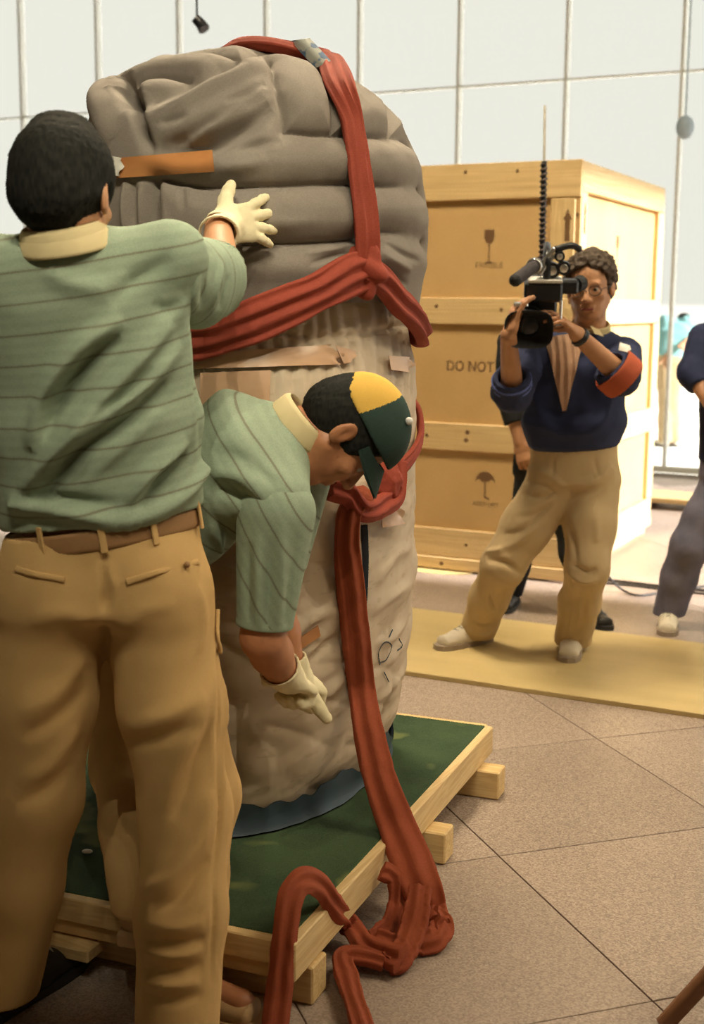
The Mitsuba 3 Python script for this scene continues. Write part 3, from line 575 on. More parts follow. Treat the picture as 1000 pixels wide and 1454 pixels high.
# maker's tag sewn to the strap
pp_ = pix(full[:, :3]); i0 = int(((pp_[:, :2] - (462, 92)) ** 2).sum(1).argmin()); Yt = full[i0, 1] - 0.03; ql = np.array([(412, 58), (440, 54), (470, 86), (448, 97)], float); rows = []
for a_ in np.linspace(0, 1, 9):
    for b_ in np.linspace(0, 1, 7):
        p_ = (ql[0] * (1 - b_) + ql[3] * b_) * (1 - a_) + (ql[1] * (1 - b_) + ql[2] * b_) * a_; rows.append(at(p_[0], p_[1], Yt - 0.055 + 0.035 * (1 - b_) - 0.010 * math.sin(math.pi * a_)))
rows = np.array(rows); gf = grid_faces(9, 7, False); tg = mesh_of(np.vstack([rows, rows + [0, 0.003, 0]]), np.vstack([gf, gf[:, ::-1] + 63]))
obj('label_tag', tg, 'm_tag', sl, True, label='worn silver blue tag sewn on the strap')
# second sling: knot behind the man's face, the long drop and the tangle on the floor
s2 = thing('lifting_sling', 'orange red sling hanging down the front of the bundle into a tangle on the floor', 'sling')
def on_wrap(x, y, lift=0.02):
    p = SW(x, y); return p + nrm(C - p) * lift
top = [on_wrap(504, 712, 0.06), on_wrap(494, 735, 0.05), on_wrap(492, 780, 0.03), on_wrap(497, 840, 0.025), on_wrap(504, 910, 0.03), on_wrap(512, 970, 0.035)]
y0_, y1_ = top[-1][1], fl(565, 1172, PZ + 0.02)[1]
down = [at(x, y, y0_ + (y1_ - y0_) * (y - 970) / 202.0) for x, y in ((521, 1030), (533, 1085), (547, 1130), (563, 1172))] + [at(580, 1215, y1_ - 0.06), at(597, 1258, y1_ - 0.13), fl(608, 1292, 0.045), fl(615, 1318, 0.03)]
path = spline(np.array(top + down), 260); nn = np.array([nrm(np.array([0.12, -1, 0.25]))] * 260)
obj('strap', band(path, nn, np.interp(np.arange(260), [0, 40, 120, 180, 225, 260], [0.055, 0.066, 0.068, 0.088, 0.100, 0.075]), 0.030, ridges=2, seed=12, m=32, wvar=0.12), 'm_sling_dark', s2, True, label='long hanging red strap')
def fb(pts, w, seed, up=(0.1, -0.7, 0.7), thick=0.032, n=140, ridges=2):
    P = spline(np.array(pts), n); return band(P, np.array([nrm(up)] * n), w, thick, ridges=ridges, seed=seed, m=30, wvar=0.25)
obj('strap', fb([fl(612, 1306, 0.05), fl(626, 1314, 0.03), fl(616, 1336, 0.018), fl(590, 1340, 0.018), fl(560, 1346, 0.020), fl(535, 1340, 0.02)], 0.056, 21, thick=0.024), 'm_sling_dark', s2, True)
obj('strap', fb([fl(540, 1238, 0.13), fl(560, 1250, 0.11), fl(563, 1285, 0.06), fl(552, 1318, 0.03), fl(526, 1338, 0.02)], 0.046, 22, thick=0.022), 'm_sling_dark', s2, True)
obj('strap', fb([fl(596, 1262, 0.12), fl(592, 1290, 0.09), fl(584, 1325, 0.05), fl(568, 1362, 0.020), fl(548, 1372, 0.016)], 0.058, 25, thick=0.024), 'm_sling_dark', s2, True)
obj('strap', fb([fl(572, 1364, 0.035), fl(545, 1356, 0.03), fl(515, 1342, 0.035), fl(492, 1312, 0.05), at(470, 1285, 2.60), at(452, 1260, 2.55), at(430, 1252, 2.50), at(412, 1272, 2.46), at(404, 1320, 2.43), at(398, 1375, 2.41), at(392, 1430, 2.385), at(385, 1490, 2.33), fl(380, 1540, 0.02)],
              0.056, 23, n=220, up=(0.3, -0.75, 0.5), thick=0.020), 'm_sling_dark', s2, True, label='red strap looping up over the platform corner')
obj('strap', fb([fl(545, 1370, 0.02), fl(508, 1360, 0.03), fl(486, 1364, 0.03), fl(492, 1395, 0.02), fl(506, 1440, 0.02), fl(525, 1500, 0.02)], 0.048, 24, up=(0.2, -0.5, 0.8), thick=0.022), 'm_sling_dark', s2, True)
# its knot at face height
def blob(c, r, R, seed, amp=0.18):
    m = trimesh.creation.icosphere(4, 1.0); v = np.array(m.vertices)
    v = v * (1 + amp * (meshkit.fbm(v * 2.2 + seed, 3, seed) - 0.5) * 2)[:, None]
    return trimesh.Trimesh((v * np.asarray(r)) @ np.asarray(R) + c, m.faces, process=False)
obj('bulge', blob(on_wrap(547, 680, 0.05), (0.040, 0.035, 0.052), np.eye(3), 4), 'm_sling', s2, True, label='bright red bulge of bunched sling')
obj('strap', fb([on_wrap(562, 655, 0.03), on_wrap(558, 700, 0.04), on_wrap(535, 720, 0.045), on_wrap(512, 722, 0.06), on_wrap(490, 700, 0.06), on_wrap(462, 690, 0.05)], 0.055, 26, up=(0.1, -1, 0.1), n=90), 'm_sling', s2, True)
obj('knot', blob(on_wrap(510, 716, 0.055), (0.036, 0.028, 0.04), np.eye(3), 6), 'm_sling_dark', s2, True)
# red band round the bundle at that height, going behind it
q3 = spline(np.array([(theta_of(SW(555, 660)) + a, z) for a, z in ((-0.05, 1.0), (0.35, 1.06), (0.8, 1.14), (1.4, 1.2), (2.2, 1.2))]), 80)
P4 = body_pt(q3[:, 0], q3[:, 1], 0.002)
obj('strap', band(P4, outward(P4), 0.045, 0.014, seed=31), 'm_sling', s2, True)
# dark narrow strap just right of the hanging sling
L = [on_wrap(517, 745, 0.012), on_wrap(518, 800, 0.010), on_wrap(517, 850, 0.010), on_wrap(515, 895, 0.008)]
P5 = spline(np.array(L), 40)
k = obj('tie_strap', band(P5, np.array([[0.1, -1, 0.0]] * 40), 0.016, 0.006, m=16, ridges=0, seed=1), 'm_strapblue', None, True)
labels[k] = {'label': 'narrow dark blue strap beside the long hanging red sling', 'category': 'strap'}

# ------------------------------------------------------------------ soft bodies: distance fields of cones and ellipsoids, meshed by surface nets
class Field:
    def __init__(self, res): self.res, self.prims = res, []
    def cone(self, a, b, ra, rb, k=0.02, cuts=(), sub=False):
        a, b = np.asarray(a, float), np.asarray(b, float); ab = b - a; L2 = max(ab @ ab, 1e-9); R = max(ra, rb)
        def fn(P):
            q = P - a; t = np.clip((q @ ab) / L2, 0, 1); return np.linalg.norm(q - t[..., None] * ab, axis=-1) - (ra + (rb - ra) * t)
        self.prims.append((fn, np.minimum(a, b) - R, np.maximum(a, b) + R, k, cuts, sub)); return self
    def chain(self, pts, rs, k=0.02, cuts=()):
        for i in range(len(pts) - 1): self.cone(pts[i], pts[i + 1], rs[i], rs[i + 1], k, cuts)
        return self
    def ell(self, c, r, R=np.eye(3), k=0.02, cuts=(), sub=False):
        c, r, R = np.asarray(c, float), np.asarray(r, float), np.asarray(R, float)
        def fn(P):
            q = (P - c) @ R.T; k0 = np.sqrt(((q / r) ** 2).sum(-1)); k1 = np.sqrt(((q / r ** 2) ** 2).sum(-1)) + 1e-9; return k0 * (k0 - 1) / k1
        e = np.sqrt(((R * r[:, None]) ** 2).sum(0)); self.prims.append((fn, c - e, c + e, k, cuts, sub)); return self
    def slab(self, a, b, wa, da, wb, db, right, k=0.03, cuts=(), end=0.6, sub=False):
        """elliptical capsule: half width w along right, half depth d across"""
        a, b = np.asarray(a, float), np.asarray(b, float); L = np.linalg.norm(b - a); ez = (b - a) / L
        ex = nrm(np.asarray(right, float) - ez * (np.asarray(right, float) @ ez)); ey = np.cross(ez, ex)
        def fn(P):
            q = P - a; z = q @ ez; t = np.clip(z / L, 0, 1); w = wa + (wb - wa) * t; d = da + (db - da) * t; h = np.minimum(w, d) * end
            x, y, e = q @ ex, q @ ey, z - t * L
            k0 = np.sqrt((x / w) ** 2 + (y / d) ** 2 + (e / h) ** 2); k1 = np.sqrt((x / w ** 2) ** 2 + (y / d ** 2) ** 2 + (e / h ** 2) ** 2) + 1e-9
            return k0 * (k0 - 1) / k1
        R = max(wa, wb, da, db); self.prims.append((fn, np.minimum(a, b) - R, np.maximum(a, b) + R, k, cuts, sub)); return self
    def cut(self, p, n):
        """removes everything on the side that n points to"""
        p, n = np.asarray(p, float), nrm(n); self.prims.append((lambda P: -((P - p) @ n), None, None, 0.002, (), True)); return self
    def mesh(self, smooth=2):
        lo = np.min([p[1] for p in self.prims if p[1] is not None and not p[5]], 0) - 4 * self.res; hi = np.max([p[2] for p in self.prims if p[2] is not None and not p[5]], 0) + 4 * self.res
        n = np.ceil((hi - lo) / self.res).astype(int) + 1; F = np.full(n, 1.0, np.float32); ax = [lo[i] + np.arange(n[i]) * self.res for i in range(3)]
        for fn, a, b, k, cuts, sub in self.prims:
            pad = k + 3 * self.res
            i0 = np.zeros(3, int) if a is None else np.clip(np.floor((a - pad - lo) / self.res).astype(int), 0, n); i1 = n if a is None else np.clip(np.ceil((b + pad - lo) / self.res).astype(int) + 1, 0, n)
            if (i1 <= i0).any(): continue
            sl = tuple(slice(i0[q], i1[q]) for q in range(3)); P = np.stack(np.meshgrid(*[ax[q][sl[q]] for q in range(3)], indexing='ij'), -1)
            d = fn(P)
            for p0, nn in cuts: d = np.maximum(d, (P - np.asarray(p0)) @ nrm(nn))
            A = F[sl].astype(float)
            if sub:
                A, d = -A, d; h = np.clip(0.5 + 0.5 * (d - A) / k, 0, 1); r = -(d * (1 - h) + A * h - k * h * (1 - h))
            else:
                h = np.clip(0.5 + 0.5 * (d - A) / k, 0, 1); r = d * (1 - h) + A * h - k * h * (1 - h)
            F[sl] = r
        return nets(F, lo, self.res, smooth)
def nets(F, lo, res, smooth=2):
    S = F < 0; nx, ny, nz = F.shape
    cnt = sum(S[i:nx - 1 + i, j:ny - 1 + j, k:nz - 1 + k].astype(np.int8) for i in (0, 1) for j in (0, 1) for k in (0, 1))
    act = np.argwhere((cnt > 0) & (cnt < 8)); idx = np.full((nx - 1, ny - 1, nz - 1), -1, np.int32); idx[tuple(act.T)] = np.arange(len(act))
    cs = np.array([[i, j, k] for i in (0, 1) for j in (0, 1) for k in (0, 1)]); val = np.stack([F[tuple((act + c).T)] for c in cs], 1).astype(float)
    acc, num = np.zeros((len(act), 3)), np.zeros(len(act))
    for a in range(8):
        for b in range(a + 1, 8):
            if np.abs(cs[a] - cs[b]).sum() != 1: continue
            m = (val[:, a] < 0) != (val[:, b] < 0); t = val[m, a] / (val[m, a] - val[m, b]); acc[m] += cs[a] + t[:, None] * (cs[b] - cs[a]); num[m] += 1
    V = lo + (act + acc / num[:, None]) * res; faces = []
    for ax in range(3):
        o1, o2 = [q for q in range(3) if q != ax]
        s0 = [slice(1, -1)] * 3; s1 = list(s0); s0[ax] = slice(0, F.shape[ax] - 1); s1[ax] = slice(1, F.shape[ax])
        A, Bq = S[tuple(s0)], S[tuple(s1)]; e = np.argwhere(A != Bq); inside = A[tuple(e.T)]; base = e.copy(); base[:, [o1, o2]] += 1
        g = lambda d1, d2: idx[tuple((base + np.array([(d1 if q == o1 else d2 if q == o2 else 0) for q in range(3)])).T)]
        q = np.stack([g(-1, -1), g(0, -1), g(0, 0), g(-1, 0)], 1); flip = inside if ax != 1 else ~inside
        q = np.where(flip[:, None], q, q[:, ::-1]); faces.append(q)
    Q = np.vstack(faces); f = np.vstack([Q[:, [0, 1, 2]], Q[:, [0, 2, 3]]])
    import scipy.sparse as sp
    e = np.vstack([Q[:, [0, 1]], Q[:, [1, 2]], Q[:, [2, 3]], Q[:, [3, 0]]]); e = np.vstack([e, e[:, ::-1]]); M = sp.coo_matrix((np.ones(len(e)), (e[:, 0], e[:, 1])), (len(V), len(V))).tocsr(); M.data[:] = 1; dg = np.maximum(np.asarray(M.sum(1)).ravel(), 1)
    for _ in range(smooth):
        V = V + 0.5 * (M @ V / dg[:, None] - V); V = V - 0.52 * (M @ V / dg[:, None] - V)
    return V, f
def axes(fwd, up):
    f = nrm(fwd); u = nrm(np.asarray(up, float) - f * (np.asarray(up, float) @ f)); return np.array([np.cross(f, u), f, u])   # rows: right, forward, up

def head_prims(F, c, R, s=1.0):
    """a head whose eyes are half-way between crown and chin; c is that height's centre"""
    L = lambda x, y, z: np.asarray(c) + (np.array([x, y, z]) * s) @ R
    E = lambda x, y, z, rx, ry, rz, k, **kw: F.ell(L(x, y, z), np.array([rx, ry, rz]) * s, R, k * s, **kw)
    E(0, -0.008, 0.030, 0.075, 0.095, 0.086, 0.01); E(0, 0.028, -0.042, 0.058, 0.066, 0.070, 0.03); E(0, 0.066, -0.098, 0.022, 0.020, 0.018, 0.022)
    for q in (-1, 1):
        F.cone(L(q * 0.056, 0.004, -0.050), L(q * 0.024, 0.058, -0.096), 0.018 * s, 0.015 * s, 0.02 * s); E(q * 0.042, 0.062, -0.022, 0.020, 0.020, 0.016, 0.016)
    F.cone(L(-0.040, 0.076, 0.022), L(0.040, 0.076, 0.022), 0.011 * s, 0.011 * s, 0.012 * s)
    for q in (-1, 1): E(q * 0.031, 0.093, 0.002, 0.016, 0.013, 0.0075, 0.008, sub=True)
    F.cone(L(0, 0.086, 0.010), L(0, 0.108, -0.030), 0.008 * s, 0.012 * s, 0.010 * s)
    for q in (-1, 1): E(q * 0.012, 0.100, -0.034, 0.009, 0.010, 0.008, 0.006)
    F.cone(L(-0.020, 0.087, -0.060), L(0.020, 0.087, -0.060), 0.007 * s, 0.007 * s, 0.006 * s); F.cone(L(-0.017, 0.087, -0.072), L(0.017, 0.087, -0.072), 0.007 * s, 0.007 * s, 0.006 * s)
    for q in (-1, 1):
        Re = axes(R[1] + 0.35 * q * R[0] * -1, R[2] - 0.15 * R[1]); F.ell(L(q * 0.081, -0.012, -0.008), np.array([0.008, 0.020, 0.033]) * s, Re, 0.006 * s); F.ell(L(q * 0.090, -0.006, -0.002), np.array([0.007, 0.010, 0.018]) * s, Re, 0.004 * s, sub=True)
def eyes(key, c, R, s=1.0):
    L = lambda x, y, z: np.asarray(c) + (np.array([x, y, z]) * s) @ R
    for q in (-1, 1):
        e = obj('eye', blob(L(q * 0.031, 0.0735, 0.003), np.array([0.0105] * 3) * s, np.eye(3), 0, 0.0), 'm_eye', key, True); obj('iris', blob(L(q * 0.031, 0.0815, 0.002), np.array([0.0058, 0.0030, 0.0058]) * s, R, 0, 0.0), 'm_iris', e, True)
def hand_prims(F, w, d, pn, thumb, curl, spread=(0.16, 0.04, -0.08, -0.2), grow=0.0, s=1.0, thumb_dir=None, k=0.004):
    """w wrist, d towards the fingers, pn the way the palm faces, thumb the side of the thumb; curl: per finger the bend of each joint in radians"""
    d = nrm(d); pn = nrm(np.asarray(pn, float) - d * (np.asarray(pn, float) @ d)); sd = nrm(np.asarray(thumb, float) - d * (np.asarray(thumb, float) @ d) - pn * (np.asarray(thumb, float) @ pn))
    g = grow; w = np.asarray(w, float)
    F.slab(w - d * 0.01 * s, w + d * 0.035 * s, 0.027 * s + g, 0.019 * s + g, 0.036 * s + g, 0.016 * s + g, sd, 0.012); F.slab(w + d * 0.03 * s, w + d * 0.085 * s, 0.036 * s + g, 0.015 * s + g, 0.040 * s + g, 0.012 * s + g, sd, 0.012)
    for (off, ln, r), c, sp_ in zip(((0.030, 0.074, 0.0088), (0.0105, 0.082, 0.0092), (-0.0095, 0.076, 0.0088), (-0.029, 0.060, 0.0078)), curl, spread):
        p = w + d * 0.088 * s + sd * off * s; a = 0.0; base = nrm(d + sd * sp_); rr = r * s + g
        for frac, bend in zip((0.45, 0.31, 0.24), (c, c * 1.1, c * 0.7) if np.isscalar(c) else c):
            a += bend; dirn = base * math.cos(a) + pn * math.sin(a); q = p + dirn * ln * frac * s; F.cone(p, q, rr, rr * 0.92, k); p = q; rr *= 0.92
    t = nrm(sd * 0.75 + d * 0.6 + pn * 0.35) if thumb_dir is None else nrm(thumb_dir)
    p = w + d * 0.022 * s + sd * 0.022 * s; q = p + t * 0.045 * s; F.cone(p, q, 0.016 * s + g, 0.0125 * s + g, 0.012)
    t2 = nrm(t + d * 0.25 + pn * 0.1); q2 = q + t2 * 0.032 * s; F.cone(q, q2, 0.012 * s + g, 0.0105 * s + g, k); F.cone(q2, q2 + nrm(t2 + d * 0.15) * 0.024 * s, 0.0105 * s + g, 0.0088 * s + g, k)
def shoe(key, heel, toe, m, sole, s=1.0, laces=None, tilt=0.0, name='shoe'):
    """shoe from heel to toe along the ground it stands on"""
    h, t = np.asarray(heel, float), np.asarray(toe, float); d = nrm(t - h); L = np.linalg.norm(t - h); sd = nrm(np.cross(d, EZ)); u = np.cross(sd, d)
    P = lambda a, z, x=0: h + d * L * a + u * z * s + sd * x * s
    F = Field(0.004)
    F.slab(P(0.13, 0.032), P(0.45, 0.032), 0.034 * s, 0.030 * s, 0.040 * s, 0.030 * s, sd, 0.02); F.slab(P(0.45, 0.032), P(0.86, 0.028), 0.040 * s, 0.030 * s, 0.038 * s, 0.026 * s, sd, 0.02)
    F.cone(P(0.16, 0.045), P(0.18, 0.085), 0.036 * s, 0.036 * s, 0.025); F.cone(P(0.30, 0.065), P(0.62, 0.040), 0.030 * s, 0.026 * s, 0.025)
    F.cut(P(0.5, 0.012), -u); F.cut(P(0.18, 0.105), u)
    v, f = F.mesh(2); sh = obj(name, mesh_of(v, f), m, key, True)
    prof = [(-0.02, -0.030), (0.0, -0.034), (0.30, -0.036), (0.62, -0.042), (0.84, -0.040), (0.96, -0.026), (1.0, 0.0), (0.96, 0.026), (0.84, 0.040), (0.62, 0.042), (0.30, 0.036), (0.0, 0.034), (-0.02, 0.03), (-0.035, 0.0)]
    pg = Polygon([(a * L, b * s) for a, b in prof]).buffer(0.004, 4); mm = trimesh.creation.extrude_polygon(pg, 0.020 * s, engine='earcut'); q = np.array(mm.vertices)
    obj('sole', mesh_of(h + q[:, :1] * d + q[:, 1:2] * sd + q[:, 2:] * u, mm.faces), sole, sh)
    if laces:
        for a in (0.36, 0.45, 0.54, 0.62):
            top = 0.098 - (a - 0.30) * 0.085; obj('lace', tube([P(a, top - 0.012, -0.020), P(a + 0.01, top + 0.001, 0), P(a, top - 0.012, 0.020)], 0.0028 * s, 14, 6), laces, sh, True)
    return sh
def uvset(V, origin, axis, side): o = np.asarray(origin, float); return np.stack([(V - o) @ nrm(axis), (V - o) @ nrm(side)], 1)
def wrinkle(V, f, amp, sx, sy, sz, seed, R=np.eye(3)):
    n = vnormals(V, f); q = (V @ np.asarray(R).T) * [sx, sy, sz]; return V + n * (amp * (meshkit.fbm(q, 3, seed) - 0.5) * 2)[:, None]
def ring_band(c, axis, right, w, d, height, thick, n=96, bulge=0.0, r2=None):
    """open elliptical band (belt, cuff, collar): w, d half axes; r2: factor of the upper rim"""
    ax = nrm(axis); ex = nrm(np.asarray(right, float) - ax * (np.asarray(right, float) @ ax)); ey = np.cross(ax, ex); t = np.linspace(0, 2 * np.pi, n, endpoint=False); r2 = r2 or 1.0; rows = []
    for o, z in ((0, -0.5), (0.5 * thick, -0.46), (thick, -0.3), (thick, 0.3), (0.5 * thick, 0.46), (0, 0.5), (-thick * 0.2, 0.3), (-thick * 0.2, -0.3)):
        k = 1 + (r2 - 1) * (z + 0.5); rows.append(np.asarray(c) + ((w * k + o) * np.cos(t))[:, None] * ex + ((d * k + o) * np.sin(t))[:, None] * ey + ax * z * height)
    v = np.stack(rows, 1).reshape(-1, 3); m = len(rows); i, j = np.meshgrid(np.arange(n), np.arange(m), indexing='ij'); a = i * m + j; b = ((i + 1) % n) * m + j; c2 = ((i + 1) % n) * m + (j + 1) % m; d2 = i * m + (j + 1) % m
    f = np.vstack([np.stack([a, b, c2], -1).reshape(-1, 3), np.stack([a, c2, d2], -1).reshape(-1, 3)]); M = mesh_of(v, f)
    if M.volume < 0: M.invert()
    return M

# people's materials
def skin(c1, c2): return mikit.proc(lambda p, n, uv: mikit.mix(c1, c2, mikit.fbm(p.x * 22, p.y * 22, p.z * 22)))
mat('m_skin', skin((0.42, 0.20, 0.10), (0.52, 0.27, 0.14)), 0.5)
mat('m_skin2', skin((0.36, 0.15, 0.07), (0.46, 0.20, 0.095)), 0.5)
mat('m_hair', mikit.proc(lambda p, n, uv: mikit.mix((0.006, 0.007, 0.006), (0.02, 0.019, 0.016), mikit.noise(p.x * 300, p.y * 300, p.z * 60))), 0.8, specular=0.15)
mat('m_hair_brown', mikit.proc(lambda p, n, uv: mikit.mix((0.025, 0.018, 0.012), (0.10, 0.065, 0.04), mikit.noise(p.x * 160, p.y * 160, p.z * 160))), 0.7)
mat('m_eye', (0.42, 0.38, 0.33), 0.3); mat('m_iris', (0.03, 0.018, 0.01), 0.2)
def polo(p, n, uv):
    a = mikit.noise(p.x * 700, p.y * 700, p.z * 700); base = mikit.mix((0.195, 0.255, 0.185), (0.275, 0.335, 0.24), a)
    s = uv.x / 0.054; d = dr.abs(s - dr.floor(s) - 0.5) * 0.054; w = uv.x / 0.018; e = dr.abs(w - dr.floor(w) - 0.5) * 0.018
    base = base * (1 - 0.06 * mikit.smoothstep(0.006, 0.003, e))
    return mikit.mix(base, (0.10, 0.075, 0.045), mikit.smoothstep(0.0024, 0.0010, d) * 0.62)
mat('m_polo', mikit.proc(polo), 0.95, sheen=0.2)
mat('m_collar', (0.60, 0.50, 0.28), 0.9)
mat('m_khaki', cloth_tex((0.43, 0.27, 0.105), (0.52, 0.335, 0.14), 800, 8), 0.95, sheen=0.15)
mat('m_khaki2', cloth_tex((0.44, 0.325, 0.175), (0.53, 0.40, 0.225), 800, 8), 0.95, sheen=0.15)
mat('m_belt', cloth_tex((0.235, 0.125, 0.05), (0.28, 0.15, 0.06), 300, 8), 0.7)
mat('m_glove', cloth_tex((0.62, 0.55, 0.35), (0.72, 0.65, 0.44), 700, 20), 0.95)
mat('m_shoe_tan', (0.42, 0.27, 0.13), 0.7); mat('m_shoe_dark', (0.02, 0.018, 0.016), 0.5); mat('m_shoe_white', (0.66, 0.60, 0.48), 0.6); mat('m_sole', (0.30, 0.24, 0.18), 0.8); mat('m_lace', (0.35, 0.33, 0.28), 0.9)
mat('m_cap_yellow', cloth_tex((0.52, 0.31, 0.05), (0.60, 0.37, 0.07), 500, 10), 0.9); mat('m_cap_green', cloth_tex((0.010, 0.028, 0.022), (0.02, 0.045, 0.035), 500, 10), 0.9)
mat('m_navy', cloth_tex((0.010, 0.017, 0.055), (0.022, 0.032, 0.095), 500, 12), 0.85, sheen=0.3)
mat('m_pinkshirt', cloth_tex((0.40, 0.235, 0.15), (0.52, 0.34, 0.23), 300, 40), 0.9)
mat('m_armband', (0.42, 0.085, 0.035), 0.8); mat('m_emblem', (0.62, 0.60, 0.56), 0.8)
mat('m_darkcloth', cloth_tex((0.008, 0.010, 0.011), (0.018, 0.02, 0.022), 400, 10), 0.9)
mat('m_jeans', cloth_tex((0.10, 0.10, 0.15), (0.20, 0.19, 0.26), 500, 14), 0.9)
mat('m_teal', (0.20, 0.42, 0.42), 0.9)
mat('m_glasses', (0.03, 0.025, 0.02), 0.3)

# ------------------------------------------------------------------ man seen from behind, reaching to the bundle
A = lambda x, y, Y: at(x, y, Y)
L = thing('person', 'standing man seen from behind in green striped polo shirt, gloved hand on the blanket', 'person')
J = dict(head=A(93, 277, 2.36), neck=A(103, 362, 2.375), chest=A(118, 480, 2.41), waist=A(140, 715, 2.45), pelvis=A(148, 800, 2.45),
         shR=A(240, 372, 2.40), elR=A(312, 382, 2.62), wrR=A(310, 322, 2.795), shL=A(-40, 385, 2.36), elL=A(-95, 470, 2.60), wrL=A(-60, 400, 2.78),
         hipR=A(222, 850, 2.45), hipL=A(78, 850, 2.44), knR=A(263, 1150, 2.42), knL=A(52, 1130, 2.43), anR=fl(252, 1520) + EZ * 0.09, anL=fl(2, 1440) + EZ * 0.09)
HR = axes((0.22, 0.96, -0.16), (0.02, 0.16, 1)); XR = nrm(J['shR'] - J['shL'])
F = Field(0.0045); head_prims(F, J['head'], HR, 0.98)
F.cone(J['head'] + np.array([0, -0.015, -0.055]) @ HR, J['neck'] - EZ * 0.03, 0.056, 0.062, 0.03)
F.slab(J['neck'] - EZ * 0.06, J['chest'], 0.10, 0.06, 0.15, 0.08, XR, 0.05); F.slab(J['chest'], J['waist'], 0.15, 0.08, 0.14, 0.085, XR, 0.04); F.slab(J['waist'], J['pelvis'], 0.145, 0.095, 0.15, 0.10, XR, 0.04)
for q in 'RL':
    F.cone(J['neck'] - EZ * 0.04, J['sh' + q], 0.05, 0.05, 0.03); F.chain([J['sh' + q], J['el' + q], J['wr' + q]], [0.047, 0.040, 0.028], 0.012)
    F.chain([J['hip' + q], J['kn' + q], J['an' + q]], [0.08, 0.056, 0.036], 0.03)
dR, pR, tR = nrm(A(366, 314, 2.87) - J['wrR']), np.array([0.10, 1, 0.0]), np.array([0.0, 0.1, 1.0])
hand_prims(F, J['wrR'], dR, pR, tR, (0.1, 0.12, 0.12, 0.15), (0.28, 0.05, -0.18, -0.42), -0.001)
dL, pL, tL = np.array([0.2, 0.7, 0.6]), np.array([0.1, 1, -0.6]), np.array([1.0, 0, 0.1])
hand_prims(F, J['wrL'], dL, pL, tL, (0.1, 0.12, 0.12, 0.15), grow=-0.001)
for q, tz in (('R', fl(268, 1490)), ('L', fl(60, 1385))): F.cone(J['an' + q] - EZ * 0.03, (tz * 0.75 + (J['an' + q] * [1, 1, 0]) * 0.25) * [1, 1, 0] + EZ * 0.045, 0.032, 0.026, 0.02)
v, f = F.mesh(2); obj('body', mesh_of(v, f), 'm_skin', L, True)
eyes(L, J['head'], HR, 0.98)
F = Field(0.004); Lh = lambda x, y, z: J['head'] + np.array([x, y, z]) @ HR
F.ell(Lh(0, -0.014, 0.034), (0.088, 0.108, 0.096), HR, 0.02); F.ell(Lh(0, -0.052, -0.018), (0.074, 0.062, 0.062), HR, 0.03); F.ell(Lh(-0.012, 0.0, 0.118), (0.05, 0.05, 0.022), HR, 0.03)
F.cut(Lh(0, 0.062, 0.03), np.array([0, 0.85, -0.52]) @ HR); F.cut(Lh(0, -0.05, -0.070), np.array([0, 0.55, -0.85]) @ HR)
for q in (-1, 1): F.cut(Lh(q * 0.072, -0.02, -0.026), np.array([q * 0.80, 0, -0.60]) @ HR)
for q in (-1, 1): F.ell(Lh(q * 0.092, 0.002, -0.020), (0.022, 0.028, 0.040), HR, 0.006, sub=True)
v, f = F.mesh(2); n = vnormals(v, f)
v = v + n * (0.006 * (meshkit.fbm(v * [210, 210, 60], 3, 2) - 0.4))[:, None]; obj('hair', mesh_of(v, f), 'm_hair', L, True, label='short black hair')
# shirt
sp_up = nrm(J['neck'] - J['waist']); hem = A(148, 752, 2.45)
F = Field(0.006)
F.slab(J['neck'] - EZ * 0.055, J['chest'] + EZ * 0.06, 0.115, 0.075, 0.185, 0.118, XR, 0.05); F.slab(J['chest'] + EZ * 0.06, A(135, 600, 2.44), 0.192, 0.122, 0.192, 0.125, XR, 0.05); F.slab(A(135, 600, 2.44), A(146, 735, 2.45), 0.192, 0.128, 0.192, 0.135, XR, 0.05, end=0.35)
F.cone(J['neck'] - EZ * 0.03, J['neck'] - EZ * 0.005 + np.array([0, -0.01, 0]), 0.075, 0.074, 0.04); F.cone(J['neck'] - EZ * 0.035 - XR * 0.02, J['shR'] + EZ * 0.005, 0.052, 0.072, 0.05); F.cone(J['neck'] - EZ * 0.035, J['shL'] + EZ * 0.005, 0.052, 0.068, 0.05)
F.cone(J['neck'] + EZ * 0.12, J['neck'] + EZ * 0.085, 0.068, 0.064, 0.004, sub=True)
F.cut(A(148, 748, 2.32), np.array([0.12, 0, -1.0]))
v, f = F.mesh(2); Rs = np.array([XR, np.cross(sp_up, XR), sp_up])
v = wrinkle(v, f, 0.004, 9, 9, 9, 3)
up_, dn = 0.015, -0.013
